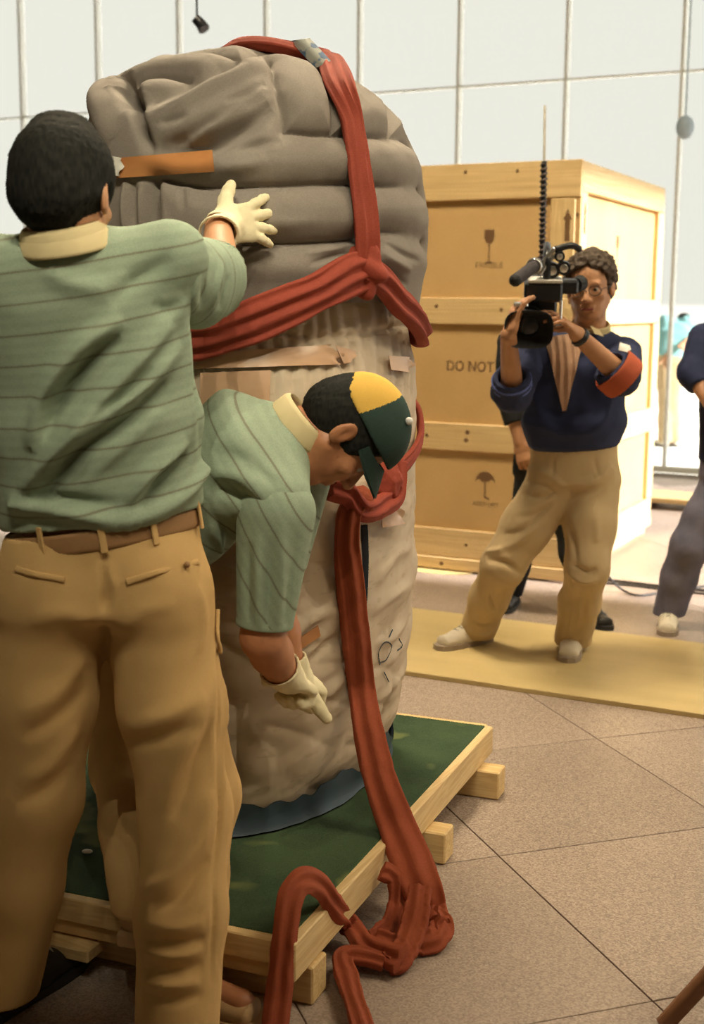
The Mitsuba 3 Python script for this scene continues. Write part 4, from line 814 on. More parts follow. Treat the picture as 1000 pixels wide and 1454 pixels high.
v = strokes(v, f, [([(32, 705), (60, 668), (95, 630), (165, 580), (225, 520), (255, 490)], 0.036, 0.019), ([(50, 715), (105, 648), (175, 598), (235, 540)], -0.032, 0.014),
    ([(45, 640), (60, 580), (80, 540), (115, 495), (175, 450)], 0.032, 0.018), ([(62, 625), (80, 570), (120, 520), (170, 480)], -0.028, 0.013),
    ([(100, 615), (150, 560), (205, 500), (245, 455)], 0.026, 0.016), ([(118, 620), (165, 572), (215, 520)], -0.020, 0.012),
    ([(180, 718), (215, 668), (262, 622)], 0.028, 0.016), ([(196, 722), (230, 680), (268, 645)], -0.024, 0.012), ([(120, 690), (170, 640), (230, 585)], 0.008, 0.012),
    ([(60, 385), (100, 405), (150, 408), (185, 395)], 0.014, 0.018), ([(150, 425), (190, 400), (245, 368)], -0.014, 0.016),
    ([(24, 718), (60, 722), (110, 730), (170, 738), (215, 730), (255, 705), (285, 668)], 0.020, 0.016, 0), ([(30, 704), (70, 708), (120, 714), (170, 716)], -0.015, 0.011),
    ([(245, 420), (262, 480), (268, 560), (262, 640)], 0.008, 0.018), ([(285, 520), (280, 580), (284, 640)], -0.008, 0.012), ([(215, 430), (235, 440), (258, 430)], -0.008, 0.012)])
sh = obj('shirt', mesh_of(v, f), 'm_polo', L, True, uv=uvset(v, J['waist'], sp_up + XR * -0.10, XR), label='green polo shirt with thin brown stripes')
# right sleeve: wide, drawn up along the reaching arm
F = Field(0.005); ax_ = nrm(J['elR'] - J['shR']); end = J['shR'] + ax_ * 0.215
F.cone(J['shR'] - EZ * 0.012 + ax_ * 0.03, end + ax_ * 0.05 - EZ * 0.025, 0.066, 0.082, 0.03, cuts=[(end, ax_ + np.array([0.35, 0, -0.05]))]); F.cone(J['shR'] - EZ * 0.05 + ax_ * 0.03, J['shR'] + ax_ * 0.12 - EZ * 0.06, 0.052, 0.060, 0.03, cuts=[(end - ax_ * 0.01, ax_ + np.array([0.35, 0, -0.05]))])
F.cone(end - ax_ * 0.04 - EZ * 0.012, end + ax_ * 0.2 - EZ * 0.012, 0.064, 0.072, 0.004, sub=True)
v, f = F.mesh(2); v = strokes(v, f, [([(283, 345), (278, 400), (272, 440)], 0.010, 0.010), ([(296, 350), (292, 400), (285, 440)], -0.009, 0.009), ([(312, 352), (306, 400), (300, 440)], 0.010, 0.010), ([(325, 390), (318, 420), (312, 440)], -0.007, 0.008), ([(262, 350), (258, 390), (250, 430)], -0.008, 0.012)])
obj('sleeve', mesh_of(v, f), 'm_polo', sh, True, uv=uvset(v, J['shR'], ax_, EZ))
F = Field(0.007); axl = nrm(J['elL'] - J['shL']); endl = J['shL'] + axl * 0.22
F.cone(J['shL'], endl + axl * 0.05, 0.074, 0.078, 0.03, cuts=[(endl, axl)]); v, f = F.mesh(2); obj('sleeve', mesh_of(v, f), 'm_polo', sh, True, uv=uvset(v, J['shL'], axl, EZ))
hb = J['head'] + np.array([0, -0.015, -0.055]) @ HR; nb = J['neck'] - EZ * 0.03; na = nrm(hb - nb)
obj('collar', ring_band(nb + (hb - nb) * 0.76, na + np.array([0.0, 0.22, 0]), XR, 0.072, 0.072, 0.044, 0.008, r2=0.92), 'm_collar', sh, True, label='cream collar')
obj('collar_fold', ring_band(nb + (hb - nb) * 0.66, na + np.array([0.0, 0.22, 0]), XR, 0.081, 0.081, 0.034, 0.005, r2=0.90), 'm_collar', sh, True)
# trousers
F = Field(0.0055); bl = A(148, 757, 2.45)
F.slab(A(147, 735, 2.45), A(148, 850, 2.45), 0.180, 0.128, 0.190, 0.140, XR, 0.05, end=0.3)
for q, sd_ in (('R', 1), ('L', -1)):
    F.ell(J['hip' + q] + np.array([0, -0.035, 0.035]), (0.090, 0.095, 0.10), np.eye(3), 0.05)
    kn, an, hp = J['kn' + q], J['an' + q], J['hip' + q]
    F.chain([hp, hp * 0.5 + kn * 0.5 + np.array([0, -0.01, 0]), kn, kn * 0.5 + an * 0.5 + np.array([0, 0.005, 0]), an - EZ * 0.04], [0.108, 0.096, 0.085, 0.083, 0.078], 0.035, cuts=[(an - EZ * 0.045, -EZ)])
F.cut(bl + EZ * 0.018, nrm(EZ + np.array([-0.12, 0, 0])))
v, f = F.mesh(2); v = wrinkle(v, f, 0.004, 8, 8, 5, 13)
v = strokes(v, f, [([(147, 782), (149, 850), (150, 930), (152, 1000)], -0.014, 0.009), ([(180, 1030), (233, 1018), (290, 985)], 0.013, 0.018), ([(175, 1060), (230, 1050), (285, 1025)], -0.012, 0.016),
    ([(200, 1268), (244, 1248), (288, 1180), (300, 1120)], 0.018, 0.018), ([(210, 1290), (255, 1275), (298, 1215)], -0.016, 0.016), ([(225, 1150), (250, 1090), (285, 1010), (300, 950)], 0.012, 0.018), ([(245, 1165), (275, 1095), (305, 1020)], -0.012, 0.016),
    ([(200, 1330), (245, 1340), (292, 1334)], -0.014, 0.010), ([(202, 1348), (245, 1356), (290, 1348)], 0.013, 0.011), ([(204, 1372), (245, 1378), (288, 1368)], -0.013, 0.010), ([(204, 1394), (245, 1400), (286, 1392)], 0.013, 0.011), ([(206, 1416), (245, 1420), (288, 1412)], -0.011, 0.010), ([(202, 1310), (250, 1318), (290, 1305)], 0.010, 0.012),
    ([(318, 900), (312, 1000), (312, 1150), (306, 1300), (300, 1400)], -0.010, 0.007), ([(330, 910), (322, 1000), (322, 1130)], 0.010, 0.009), ([(306, 880), (303, 1000), (304, 1100)], 0.006, 0.010),
    ([(28, 1020), (80, 985), (120, 930)], 0.013, 0.018), ([(28, 1050), (80, 1020), (125, 975)], -0.011, 0.016), ([(25, 1115), (70, 1085), (110, 1030)], 0.012, 0.018), ([(25, 1145), (70, 1118), (105, 1080)], -0.010, 0.015),
    ([(282, 830), (290, 880), (282, 930)], 0.008, 0.014), ([(160, 900), (200, 870), (250, 860)], 0.006, 0.018), ([(40, 880), (90, 870), (130, 880)], 0.006, 0.018), ([(150, 790), (162, 840)], 0.006, 0.008)])
tr = obj('trousers', mesh_of(v, f), 'm_khaki', L, True, label='khaki trousers')
ST = Surf(v, f)
up_b = nrm(EZ + np.array([-0.16, 0, 0]))
obj('belt', ring_band(bl + EZ * 0.008, up_b, XR, 0.181, 0.130, 0.040, 0.006), 'm_belt', tr, True, label='brown belt')
for x, y in ((57, 768), (145, 762), (218, 750), (283, 728)):
    p = ST(x, y + 24) - 0; n_ = ST.normal(p); n_ = nrm(n_ * [1, 1, 0]); c0 = A(x, y, (p[1]))
    c0 = bl + EZ * 0.008 + (lambda a: XR * 0.190 * math.cos(a) - np.cross(EZ, XR) * 0.139 * math.sin(a))(math.acos(np.clip(((c0 - bl) @ XR) / 0.190, -1, 1)))
    n_ = nrm((c0 - bl) * [1, 1, 0]); c0[2] = A(x, y, c0[1])[2] - 0.003
    obj('belt_loop', frame_box(c0, (nrm(np.cross(n_, up_b)), n_, up_b), (0.013, 0.005, 0.056), 0.0015), 'm_khaki', tr)
for pts in ([(178, 828), (222, 814), (281, 797)], [(24, 806), (52, 816), (92, 823)]):
    P = ST.line(pts, 40); N_ = np.array([ST.normal(p) for p in P]); obj('pocket_welt', band(P + N_ * 0.001, N_, 0.011, 0.006, m=12, ridges=0, seed=1), 'm_khaki', tr, True)
for x, y in ((262, 803),):
    p = ST(x, y); obj('pocket_button', blob(p + ST.normal(p) * 0.007, (0.006, 0.006, 0.006), np.eye(3), 0, 0), 'm_belt', tr, True)
P = ST.line([(318, 868), (330, 885), (334, 905), (322, 922)], 30); N_ = np.array([ST.normal(p) for p in P]); obj('pocket_edge', band(P, N_, 0.014, 0.010, m=12, ridges=0, seed=2), 'm_khaki', tr, True)
# gloves
for q, d_, pn_, th_, spd, crl in (('R', dR, pR, tR, (0.28, 0.05, -0.18, -0.42), (0.1, 0.12, 0.12, 0.15)), ('L', dL, pL, tL, (0.16, 0.04, -0.08, -0.2), (0.1, 0.12, 0.12, 0.15))):
    F = Field(0.003); hand_prims(F, J['wr' + q], d_, pn_, th_, crl, spd, 0.0028, k=0.006)
    back = nrm(J['el' + q] - J['wr' + q]); F.cone(J['wr' + q] + d_ * 0.02, J['wr' + q] + back * 0.045, 0.034, 0.044, 0.015, cuts=[(J['wr' + q] + back * 0.040, back)])
    F.cone(J['wr' + q] + back * 0.015, J['wr' + q] + back * 0.1, 0.034, 0.046, 0.004, sub=True)
    v, f = F.mesh(2); v = wrinkle(v, f, 0.0016, 60, 60, 60, 5); obj('glove', mesh_of(v, f), 'm_glove', L, True, label='cream cotton glove')
d_ = nrm((fl(275, 1470) - fl(252, 1530)) * [1, 1, 0]); hl = fl(252, 1530) * [1, 1, 0] - d_ * 0.04; shoe(L, hl, hl + d_ * 0.275, 'm_shoe_dark', 'm_rubber')
d_ = nrm((fl(110, 1362) - fl(20, 1420)) * [1, 1, 0]); hl = fl(10, 1430) * [1, 1, 0] - d_ * 0.05; shoe(L, hl, hl + d_ * 0.28, 'm_shoe_dark', 'm_rubber', laces='m_lace')

# ------------------------------------------------------------------ man bending down beside him
Bm = thing('person', 'man bending down in green polo shirt and yellow and dark green cap', 'person')
J = dict(head=A(492, 613, 2.70), neck=A(418, 612, 2.70), chest=A(345, 650, 2.70), waist=A(255, 715, 2.72), pelvis=A(180, 775, 2.74),
         shR=A(392, 712, 2.565), elR=A(374, 905, 2.56), wrR=A(402, 958, 2.67), shL=A(425, 640, 2.80), elL=A(388, 860, 2.78), wrL=A(412, 955, 2.80))
J['hipR'] = A(215, 830, 2.64); J['hipL'] = A(165, 810, 2.83); J['anR'] = fl(262, 1434) + EZ * 0.09; J['knR'] = A(284, 1130, 2.58); J['anL'] = fl(205, 1322, 0.17) + EZ * 0.085; J['knL'] = A(182, 1090, 2.82)
HB = axes((0.30, 0.06, -0.95), (0.93, 0.05, 0.34)); ax_s = nrm(J['neck'] - J['waist']); XB = nrm(J['shR'] - J['shL'])
F = Field(0.0045); head_prims(F, J['head'], HB, 1.0)
F.cone(J['head'] + np.array([0, -0.020, -0.055]) @ HB, J['neck'] - ax_s * 0.02, 0.056, 0.060, 0.03)
F.slab(J['neck'] - ax_s * 0.05, J['chest'], 0.10, 0.06, 0.15, 0.10, XB, 0.05); F.slab(J['chest'], J['waist'], 0.15, 0.10, 0.14, 0.095, XB, 0.04); F.slab(J['waist'], J['pelvis'], 0.14, 0.095, 0.145, 0.11, XB, 0.04)
for q in 'RL':
    F.cone(J['neck'] - ax_s * 0.05, J['sh' + q], 0.05, 0.05, 0.03); F.chain([J['sh' + q], J['el' + q], J['el' + q] * 0.6 + J['wr' + q] * 0.4, J['wr' + q]], [0.048, 0.046, 0.044, 0.033], 0.012)
    F.chain([J['hip' + q], J['kn' + q], J['an' + q]], [0.085, 0.056, 0.038], 0.03)
hd = dict(R=(nrm(A(440, 978, 2.76) - J['wrR']), np.array([0.1, 0.5, -0.85]), np.array([0.4, 0.8, 0.4])), L=(nrm(A(452, 975, 2.86) - J['wrL']), np.array([0.1, 0.4, -0.9]), np.array([0.4, -0.8, 0.1])))
for q in 'RL': hand_prims(F, J['wr' + q], *hd[q], (1.1, 1.15, 1.2, 1.2), grow=-0.001)
F.cone(J['anR'] - EZ * 0.03, J['anR'] * [1, 1, 0] + G1 * 0.13 + EZ * 0.045, 0.032, 0.026, 0.02); F.cone(J['anL'] - EZ * 0.03, J['anL'] + np.array([0.02, 0.10, -0.045]), 0.032, 0.024, 0.02)
v, f = F.mesh(2); obj('body', mesh_of(v, f), 'm_skin2', Bm, True)
eyes(Bm, J['head'], HB)
Lh = lambda x, y, z: J['head'] + np.array([x, y, z]) @ HB
F = Field(0.004); F.ell(Lh(0, -0.012, 0.030), (0.083, 0.104, 0.090), HB, 0.02); F.ell(Lh(0, -0.050, -0.018), (0.072, 0.064, 0.060), HB, 0.03)
F.cut(Lh(0, 0.050, 0.02), np.array([0, 0.92, -0.38]) @ HB); F.cut(Lh(0, -0.05, -0.072), np.array([0, 0.45, -0.9]) @ HB)
for q in (-1, 1): F.ell(Lh(q * 0.090, 0.000, -0.016), (0.022, 0.026, 0.040), HB, 0.006, sub=True)
v, f = F.mesh(2); n = vnormals(v, f); v = v + n * (0.004 * (meshkit.fbm(v * [45, 120, 120], 3, 2) - 0.4))[:, None]; obj('hair', mesh_of(v, f), 'm_hair', Bm, True, label='short black hair')
cp = thing_part = None
F = Field(0.004); F.ell(Lh(0, -0.004, 0.040), (0.092, 0.110, 0.098), HB, 0.01); F.cut(Lh(0, 0.0, 0.040), np.array([0, 0.18, -1]) @ HB); F.ell(Lh(0, -0.004, 0.034), (0.084, 0.102, 0.092), HB, 0.004, sub=True)
v, f = F.mesh(2); q = (v - J['head']) @ HB.T; fc = q[f].mean(1); g = (fc[:, 1] > -0.040) & (fc[:, 0] > -0.01)
def submesh(v, f, keep):
    ff = f[keep]; u, inv = np.unique(ff, return_inverse=True); return mesh_of(v[u], inv.reshape(-1, 3))
cap = obj('cap', submesh(v, f, ~g), 'm_cap_yellow', Bm, True, label='yellow and dark green cap')
obj('side_panel', submesh(v, f, g), 'm_cap_green', cap, True, label='dark green side panel')
vis = []
for i in range(31):
    a = math.radians(-72 + 144 * i / 30)
    for j in range(7):
        r = 1 + 0.50 * (j / 6) * math.cos(a * 1.15); x, y = 0.090 * math.sin(a), 0.106 * math.cos(a) * r
        vis.append(Lh(x, y - 0.004, 0.052 - 0.020 * (x / 0.09) ** 2 - 0.035 * j / 6 * math.cos(a) ** 0.5 if math.cos(a) > 0 else 0.03))
vis = np.array(vis); gf = grid_faces(31, 7, False); obj('visor', mesh_of(np.vstack([vis, vis - HB[2] * 0.004]), np.vstack([gf, gf[:, ::-1] + len(vis)])), 'm_cap_green', cap, True, label='dark green visor')
obj('button', blob(Lh(0.050, 0.01, 0.128), (0.008, 0.008, 0.008), HB, 0, 0), 'm_emblem', cap, True, label='pale cap button'); obj('eyelet', blob(Lh(0.010, -0.075, 0.106), (0.005, 0.005, 0.005), HB, 0, 0), 'm_blackmatte', cap, True)
# shirt
F = Field(0.006)
F.slab(J['neck'] - ax_s * 0.045, J['chest'] + ax_s * 0.02, 0.115, 0.078, 0.175, 0.128, XB, 0.05); F.slab(J['chest'] + ax_s * 0.02, J['waist'], 0.18, 0.13, 0.178, 0.128, XB, 0.05); F.slab(J['waist'], J['pelvis'] + ax_s * 0.02, 0.178, 0.128, 0.175, 0.130, XB, 0.05, end=0.3)
F.cone(J['neck'] - ax_s * 0.055, J['shR'], 0.055, 0.072, 0.05); F.cone(J['neck'] - ax_s * 0.055, J['shL'], 0.055, 0.072, 0.05)
F.cone(J['neck'] + ax_s * 0.09, J['neck'] + ax_s * 0.035, 0.068, 0.064, 0.004, sub=True)
v, f = F.mesh(2); v = wrinkle(v, f, 0.004, 9, 9, 9, 23)
v = strokes(v, f, [([(292, 690), (335, 702), (362, 730), (356, 767)], -0.020, 0.016), ([(295, 668), (345, 682), (378, 712)], 0.014, 0.016), ([(296, 725), (325, 760), (338, 800)], -0.014, 0.014), ([(300, 745), (318, 785)], 0.012, 0.012), ([(300, 640), (350, 655), (395, 690)], -0.007, 0.014), ([(390, 590), (410, 625), (428, 660)], -0.006, 0.010)])
sh = obj('shirt', mesh_of(v, f), 'm_polo', Bm, True, uv=uvset(v, J['waist'], ax_s + EZ * 0.12, XB), label='green polo shirt with thin stripes')
for q, fld in (('R', [([(352, 770), (350, 830), (352, 885)], -0.009, 0.010), ([(368, 760), (366, 830), (366, 890)], 0.010, 0.010), ([(384, 760), (382, 830), (380, 890)], -0.009, 0.009), ([(400, 740), (398, 820), (394, 890)], 0.008, 0.010), ([(425, 760), (412, 830), (405, 890)], -0.006, 0.010)]), ('L', [])):
    F = Field(0.005); a_ = nrm(J['el' + q] - J['sh' + q]); e_ = J['sh' + q] + a_ * 0.255
    F.cone(J['sh' + q] + nrm(J['sh' + q] - J['chest']) * 0.005 + a_ * 0.02, e_ + a_ * 0.05, 0.080, 0.052, 0.03, cuts=[(e_, a_)]); F.cone(e_ - a_ * 0.03, e_ + a_ * 0.1, 0.046, 0.050, 0.004, sub=True)
    v, f = F.mesh(2)
    if fld: v = strokes(v, f, fld)
    s_ = obj('sleeve', mesh_of(v, f), 'm_polo', sh, True, uv=uvset(v, J['sh' + q] + a_ * 0.255 + a_ * 0.01, ax_s * 0.8 + a_ * 0.05, a_))
    if q == 'R': cuffs = ring_band(e_ - a_ * 0.010, a_, XB, 0.0555, 0.0555, 0.020, 0.003)
obj('cuff', cuffs, 'm_polo', sh, True, uv=uvset(np.array(cuffs.vertices), e_, EZ * 0.01, XB) + [0.012, 0])
obj('collar', ring_band(J['neck'] + ax_s * 0.022, ax_s + EZ * 0.2, XB, 0.070, 0.068, 0.050, 0.009, r2=0.94), 'm_collar', sh, True, label='cream collar')
F = Field(0.006); F.slab(J['waist'] - ax_s * 0.06, J['pelvis'], 0.165, 0.122, 0.165, 0.135, XB, 0.05)
for q in 'RL':
    hp, kn, an = J['hip' + q], J['kn' + q], J['an' + q]; F.ell(hp, (0.10, 0.10, 0.11), np.eye(3), 0.05)
    F.chain([hp, hp * 0.5 + kn * 0.5, kn, an * 0.5 + kn * 0.5, an - EZ * 0.03], [0.105, 0.094, 0.080, 0.072, 0.066], 0.03, cuts=[(an - EZ * 0.035, -EZ)])
F.cut(J['waist'] - ax_s * 0.05, ax_s)
v, f = F.mesh(2); v = wrinkle(v, f, 0.006, 12, 12, 7, 33); obj('trousers', mesh_of(v, f), 'm_khaki', Bm, True, label='khaki trousers')
for q in 'RL':
    F = Field(0.003); hand_prims(F, J['wr' + q], *hd[q], (1.1, 1.15, 1.2, 1.2), grow=0.004, k=0.007); back = nrm(J['el' + q] - J['wr' + q])
    F.cone(J['wr' + q] + hd[q][0] * 0.02, J['wr' + q] + back * 0.04, 0.036, 0.046, 0.015, cuts=[(J['wr' + q] + back * 0.035, back)]); F.cone(J['wr' + q] + back * 0.012, J['wr' + q] + back * 0.1, 0.036, 0.048, 0.004, sub=True)
    v, f = F.mesh(2); v = wrinkle(v, f, 0.0016, 60, 60, 60, 6); obj('glove', mesh_of(v, f), 'm_glove', Bm, True, label='cream cotton glove')
d_ = G1; hl = (J['anR'] * [1, 1, 0]) - d_ * 0.08; shoe(Bm, hl, hl + d_ * 0.265, 'm_shoe_tan', 'm_shoe_tan')
d_ = nrm(np.array([0.12, 0.99, 0])); hl = (J['anL'] * [1, 1, 0]) - d_ * 0.06 + EZ * PZ; shoe(Bm, hl, hl + d_ * 0.265, 'm_shoe_tan', 'm_shoe_tan')

# ------------------------------------------------------------------ the cameraman
Cm = thing('person', 'cameraman with curly hair and glasses in navy top and khaki trousers aiming a camcorder', 'person')
J = dict(head=A(838, 408, 5.02), neck=A(838, 470, 5.06), chest=A(818, 535, 5.07), waist=A(815, 625, 5.08), pelvis=A(815, 665, 5.08),
         shR=A(748, 508, 5.03), elR=A(728, 556, 4.86), wrR=A(722, 476, 4.66), shL=A(884, 506, 5.06), elL=A(880, 532, 4.83), wrL=A(819, 474, 4.74),
         hipR=A(784, 690, 5.08), hipL=A(843, 690, 5.08), knR=A(715, 802, 5.06), knL=A(834, 806, 4.93))
J['anR'] = fl(676, 918) + EZ * 0.085; J['anL'] = fl(813, 928) + EZ * 0.085
HC = axes((-0.30, -0.94, -0.16), (-0.10, -0.12, 1)); XC = nrm(J['shR'] - J['shL']); HS = 1.02
F = Field(0.004); head_prims(F, J['head'], HC, HS)
F.cone(J['head'] + np.array([0, -0.015, -0.055]) @ HC, J['neck'] - EZ * 0.03, 0.056, 0.062, 0.03)
F.slab(J['neck'] - EZ * 0.05, J['chest'], 0.10, 0.06, 0.155, 0.10, XC, 0.05); F.slab(J['chest'], J['waist'], 0.155, 0.10, 0.14, 0.095, XC, 0.04); F.slab(J['waist'], J['pelvis'], 0.14, 0.095, 0.145, 0.10, XC, 0.04)
for q in 'RL':
    F.cone(J['neck'] - EZ * 0.04, J['sh' + q], 0.05, 0.05, 0.03); F.chain([J['sh' + q], J['el' + q], J['wr' + q]], [0.050, 0.043, 0.029], 0.012); F.chain([J['hip' + q], J['kn' + q], J['an' + q]], [0.08, 0.056, 0.036], 0.03)
LENS = A(751, 468, 4.64)                        # front of the lens hood
cd = nrm(np.array([-0.10, -0.97, -0.20]))       # where the lens points
cu = nrm(EZ - cd * (EZ @ cd)); cx_ = np.cross(cu, cd)
hand_prims(F, J['wrL'], nrm(A(781, 437, 4.67) - J['wrL']), np.array([-0.1, 0.35, -0.9]), np.array([-0.1, 0.9, 0.2]), (0.30, 0.34, 0.40, 0.45), k=0.004, thumb_dir=np.array([-0.7, 0.6, -0.1]))
hand_prims(F, J['wrR'], nrm(A(732, 441, 4.66) - J['wrR']), np.array([0.9, 0.3, 0.05]), np.array([0.2, -0.3, 0.9]), (0.30, 0.35, 0.4, 0.45), k=0.004, thumb_dir=np.array([0.35, 0.45, 0.8]))
F.cone(J['anR'] - EZ * 0.03, fl(650, 925) + EZ * 0.04, 0.032, 0.026, 0.02); F.cone(J['anL'] - EZ * 0.03, fl(809, 942) + EZ * 0.04, 0.032, 0.026, 0.02)
v, f = F.mesh(2); obj('body', mesh_of(v, f), 'm_skin', Cm, True); eyes(Cm, J['head'], HC, HS)
Lh = lambda x, y, z: J['head'] + (np.array([x, y, z]) * HS) @ HC
obj('lips', tube([Lh(-0.023, 0.090, -0.065), Lh(0, 0.096, -0.066), Lh(0.023, 0.090, -0.065)], 0.0045, 16, 8), 'm_lips', Cm, True); mat('m_lips', (0.30, 0.09, 0.06), 0.5)
F = Field(0.0045); F.ell(Lh(0, -0.020, 0.048), (0.097, 0.108, 0.092), HC, 0.02); F.ell(Lh(0, -0.055, -0.005), (0.088, 0.066, 0.070), HC, 0.03)
F.cut(Lh(0, 0.050, 0.06), np.array([0, 0.86, -0.51]) @ HC)
v, f = F.mesh(2); n = vnormals(v, f); cl = meshkit.noise(v * 62, 3); v = v + n * (0.020 * (cl - 0.4) + 0.006 * (meshkit.noise(v * 130, 4) - 0.5))[:, None]; obj('hair', mesh_of(v, f), 'm_hair_brown', Cm, True, label='curly brown hair')
gl = obj('glasses', cat(*[tube([Lh(q * 0.031 + 0.022 * math.cos(a), 0.100 - 0.006 * abs(math.cos(a)), 0.0 + 0.018 * math.sin(a)) for a in np.linspace(0, 2 * np.pi, 17)], 0.0016, 50, 6) for q in (-1, 1)],
                        tube([Lh(-0.009, 0.103, 0.004), Lh(0.009, 0.103, 0.004)], 0.0016, 4, 6), *[tube([Lh(q * 0.053, 0.096, 0.004), Lh(q * 0.078, 0.04, 0.006), Lh(q * 0.080, -0.01, 0.004)], 0.0016, 10, 6) for q in (-1, 1)]), 'm_glasses', Cm, True, label='thin dark glasses')
# navy top
F = Field(0.006); Dn = -EZ
F.slab(J['neck'] - EZ * 0.05, J['chest'] + EZ * 0.03, 0.115, 0.08, 0.185, 0.12, XC, 0.05); F.slab(J['chest'] + EZ * 0.03, A(815, 600, 5.07), 0.188, 0.125, 0.195, 0.135, XC, 0.05); F.slab(A(815, 600, 5.07), A(815, 630, 5.07), 0.195, 0.138, 0.182, 0.128, XC, 0.05, end=0.3)
F.cone(J['neck'] - EZ * 0.035, J['shR'], 0.055, 0.068, 0.05); F.cone(J['neck'] - EZ * 0.035, J['shL'], 0.055, 0.068, 0.05); F.cone(J['neck'] + EZ * 0.07, J['neck'] - EZ * 0.02, 0.070, 0.064, 0.004, sub=True)
F.cut(A(815, 641, 5.0), -EZ)
v, f = F.mesh(2); v = wrinkle(v, f, 0.007, 10, 10, 8, 43)
v = strokes(v, f, [([(760, 600), (800, 615), (850, 612)], 0.012, 0.025), ([(765, 580), (800, 590), (840, 585)], -0.010, 0.022), ([(870, 560), (860, 590), (845, 610)], 0.010, 0.02), ([(755, 560), (770, 590), (790, 610)], 0.010, 0.02)])
top = obj('sweater', mesh_of(v, f), 'm_navy', Cm, True, label='navy blue top'); SC = Surf(v, f)
for q in 'RL':
    F = Field(0.005); a_ = nrm(J['el' + q] - J['sh' + q]); el, wr = J['el' + q], J['wr' + q]; fw_ = nrm(wr - el)
    F.cone(J['sh' + q], el, 0.076, 0.074, 0.03); F.cone(el, el + fw_ * 0.12, 0.072, 0.066, 0.03, cuts=[(el + fw_ * (0.055 if q == 'L' else 0.085), fw_)]); F.cone(el + fw_ * 0.03, el + fw_ * 0.2, 0.050, 0.056, 0.004, sub=True)
    v, f = F.mesh(2); v = wrinkle(v, f, 0.009, 22, 22, 22, 47); sl_ = obj('sleeve', mesh_of(v, f), 'm_navy', top, True)
    if q == 'L':
        c0 = el + fw_ * 0.004; obj('armband', ring_band(c0, fw_ + np.array([0, 0.25, 0]), EZ, 0.083, 0.083, 0.075, 0.006), 'm_armband', Cm, True, label='red armband')
    else:
        for b_ in (0.04, 0.062): obj('cuff_stripe', ring_band(el + fw_ * b_, fw_, XC, 0.071, 0.071, 0.010, 0.004), 'm_cuff', sl_, True)
mat('m_cuff', (0.10, 0.14, 0.40), 0.8)
obj('emblem', patch(Surf(v, f), [(880, 488), (895, 493), (892, 503), (878, 499)], 8, 8, 0.006, jag=0.2), 'm_emblem', top, True, label='white emblem on the sleeve')
# shirt front in the open neck
pq = patch(SC, [(774, 480), (832, 470), (804, 584), (799, 584)], 30, 30, 0.012); pv_ = np.array(pq.vertices); h_ = len(pv_) // 2
rr = 0.006 * np.sin(((pv_ - J['chest']) @ XC) * 220) * np.clip((pv_[:, 2] - 0.9) / 0.3, 0, 1); pv_ = pv_ + np.array([0, -1, 0]) * rr[:, None]
obj('shirt_front', mesh_of(pv_, pq.faces), 'm_pinkshirt', Cm, True, label='pinkish shirt showing in the V neck')
obj('collar', ring_band(J['neck'] + EZ * 0.012, EZ + np.array([0, -0.35, 0]), XC, 0.074, 0.072, 0.042, 0.008, r2=0.93), 'm_collar', top, True)
cp_ = [A(838, 462, 4.97), A(851, 468, 4.98), A(858, 478, 4.94), A(845, 474, 4.93)]; obj('collar_tip', mesh_of(np.vstack([cp_, np.array(cp_) + [0, 0.006, 0]]), [[0, 2, 1], [0, 3, 2], [4, 5, 6], [4, 6, 7], [0, 1, 5], [0, 5, 4], [1, 2, 6], [1, 6, 5], [2, 3, 7], [2, 7, 6], [3, 0, 4], [3, 4, 7]]), 'm_collar', top)
a_ = nrm(J['elL'] - J['wrL']); obj('wristwatch', ring_band(J['wrL'] + a_ * 0.022, a_, EZ, 0.031, 0.031, 0.022, 0.005), 'm_black', Cm, True, label='dark wristwatch')
# trousers
F = Field(0.0055); F.slab(A(815, 628, 5.08), A(815, 680, 5.08), 0.170, 0.12, 0.178, 0.128, XC, 0.05, end=0.3)
for q in 'RL':
    hp, kn, an = J['hip' + q], J['kn' + q], J['an' + q]; F.chain([hp, hp * 0.5 + kn * 0.5, kn, an * 0.5 + kn * 0.5, an - EZ * 0.035], [0.105, 0.098, 0.083, 0.078, 0.076], 0.035, cuts=[(an - EZ * 0.04, -EZ)])
F.cut(A(815, 632, 5.0), EZ)
v, f = F.mesh(2); v = wrinkle(v, f, 0.006, 12, 12, 9, 53)
v = strokes(v, f, [([(745, 665), (775, 672), (800, 690)], 0.012, 0.014), ([(745, 680), (775, 690), (795, 705)], -0.010, 0.012), ([(730, 735), (760, 730), (785, 715)], -0.010, 0.014), ([(705, 780), (735, 770), (760, 745)], 0.012, 0.016), ([(692, 795), (720, 800), (740, 815)], -0.020, 0.012), ([(688, 785), (715, 782)], 0.016, 0.012), ([(740, 700), (765, 705), (790, 700)], -0.012, 0.012), ([(715, 760), (745, 750), (775, 720)], -0.012, 0.012), ([(695, 840), (705, 870)], -0.010, 0.012),
    ([(672, 880), (690, 888), (705, 882)], -0.012, 0.010), ([(668, 895), (688, 902), (705, 896)], 0.010, 0.010), ([(870, 660), (850, 680), (815, 695)], 0.012, 0.014), ([(872, 675), (850, 695), (822, 708)], -0.010, 0.012),
    ([(812, 800), (835, 812), (850, 808)], -0.018, 0.012), ([(808, 815), (830, 826), (850, 822)], 0.016, 0.012), ([(806, 735), (815, 770), (820, 800)], -0.012, 0.012), ([(845, 720), (848, 770)], 0.010, 0.014), ([(815, 860), (808, 890), (802, 910)], 0.010, 0.012), ([(832, 850), (826, 890)], -0.009, 0.010), ([(800, 905), (815, 912), (832, 906)], -0.010, 0.009), ([(786, 645), (784, 680)], -0.006, 0.008), ([(845, 650), (852, 680)], -0.006, 0.008)])
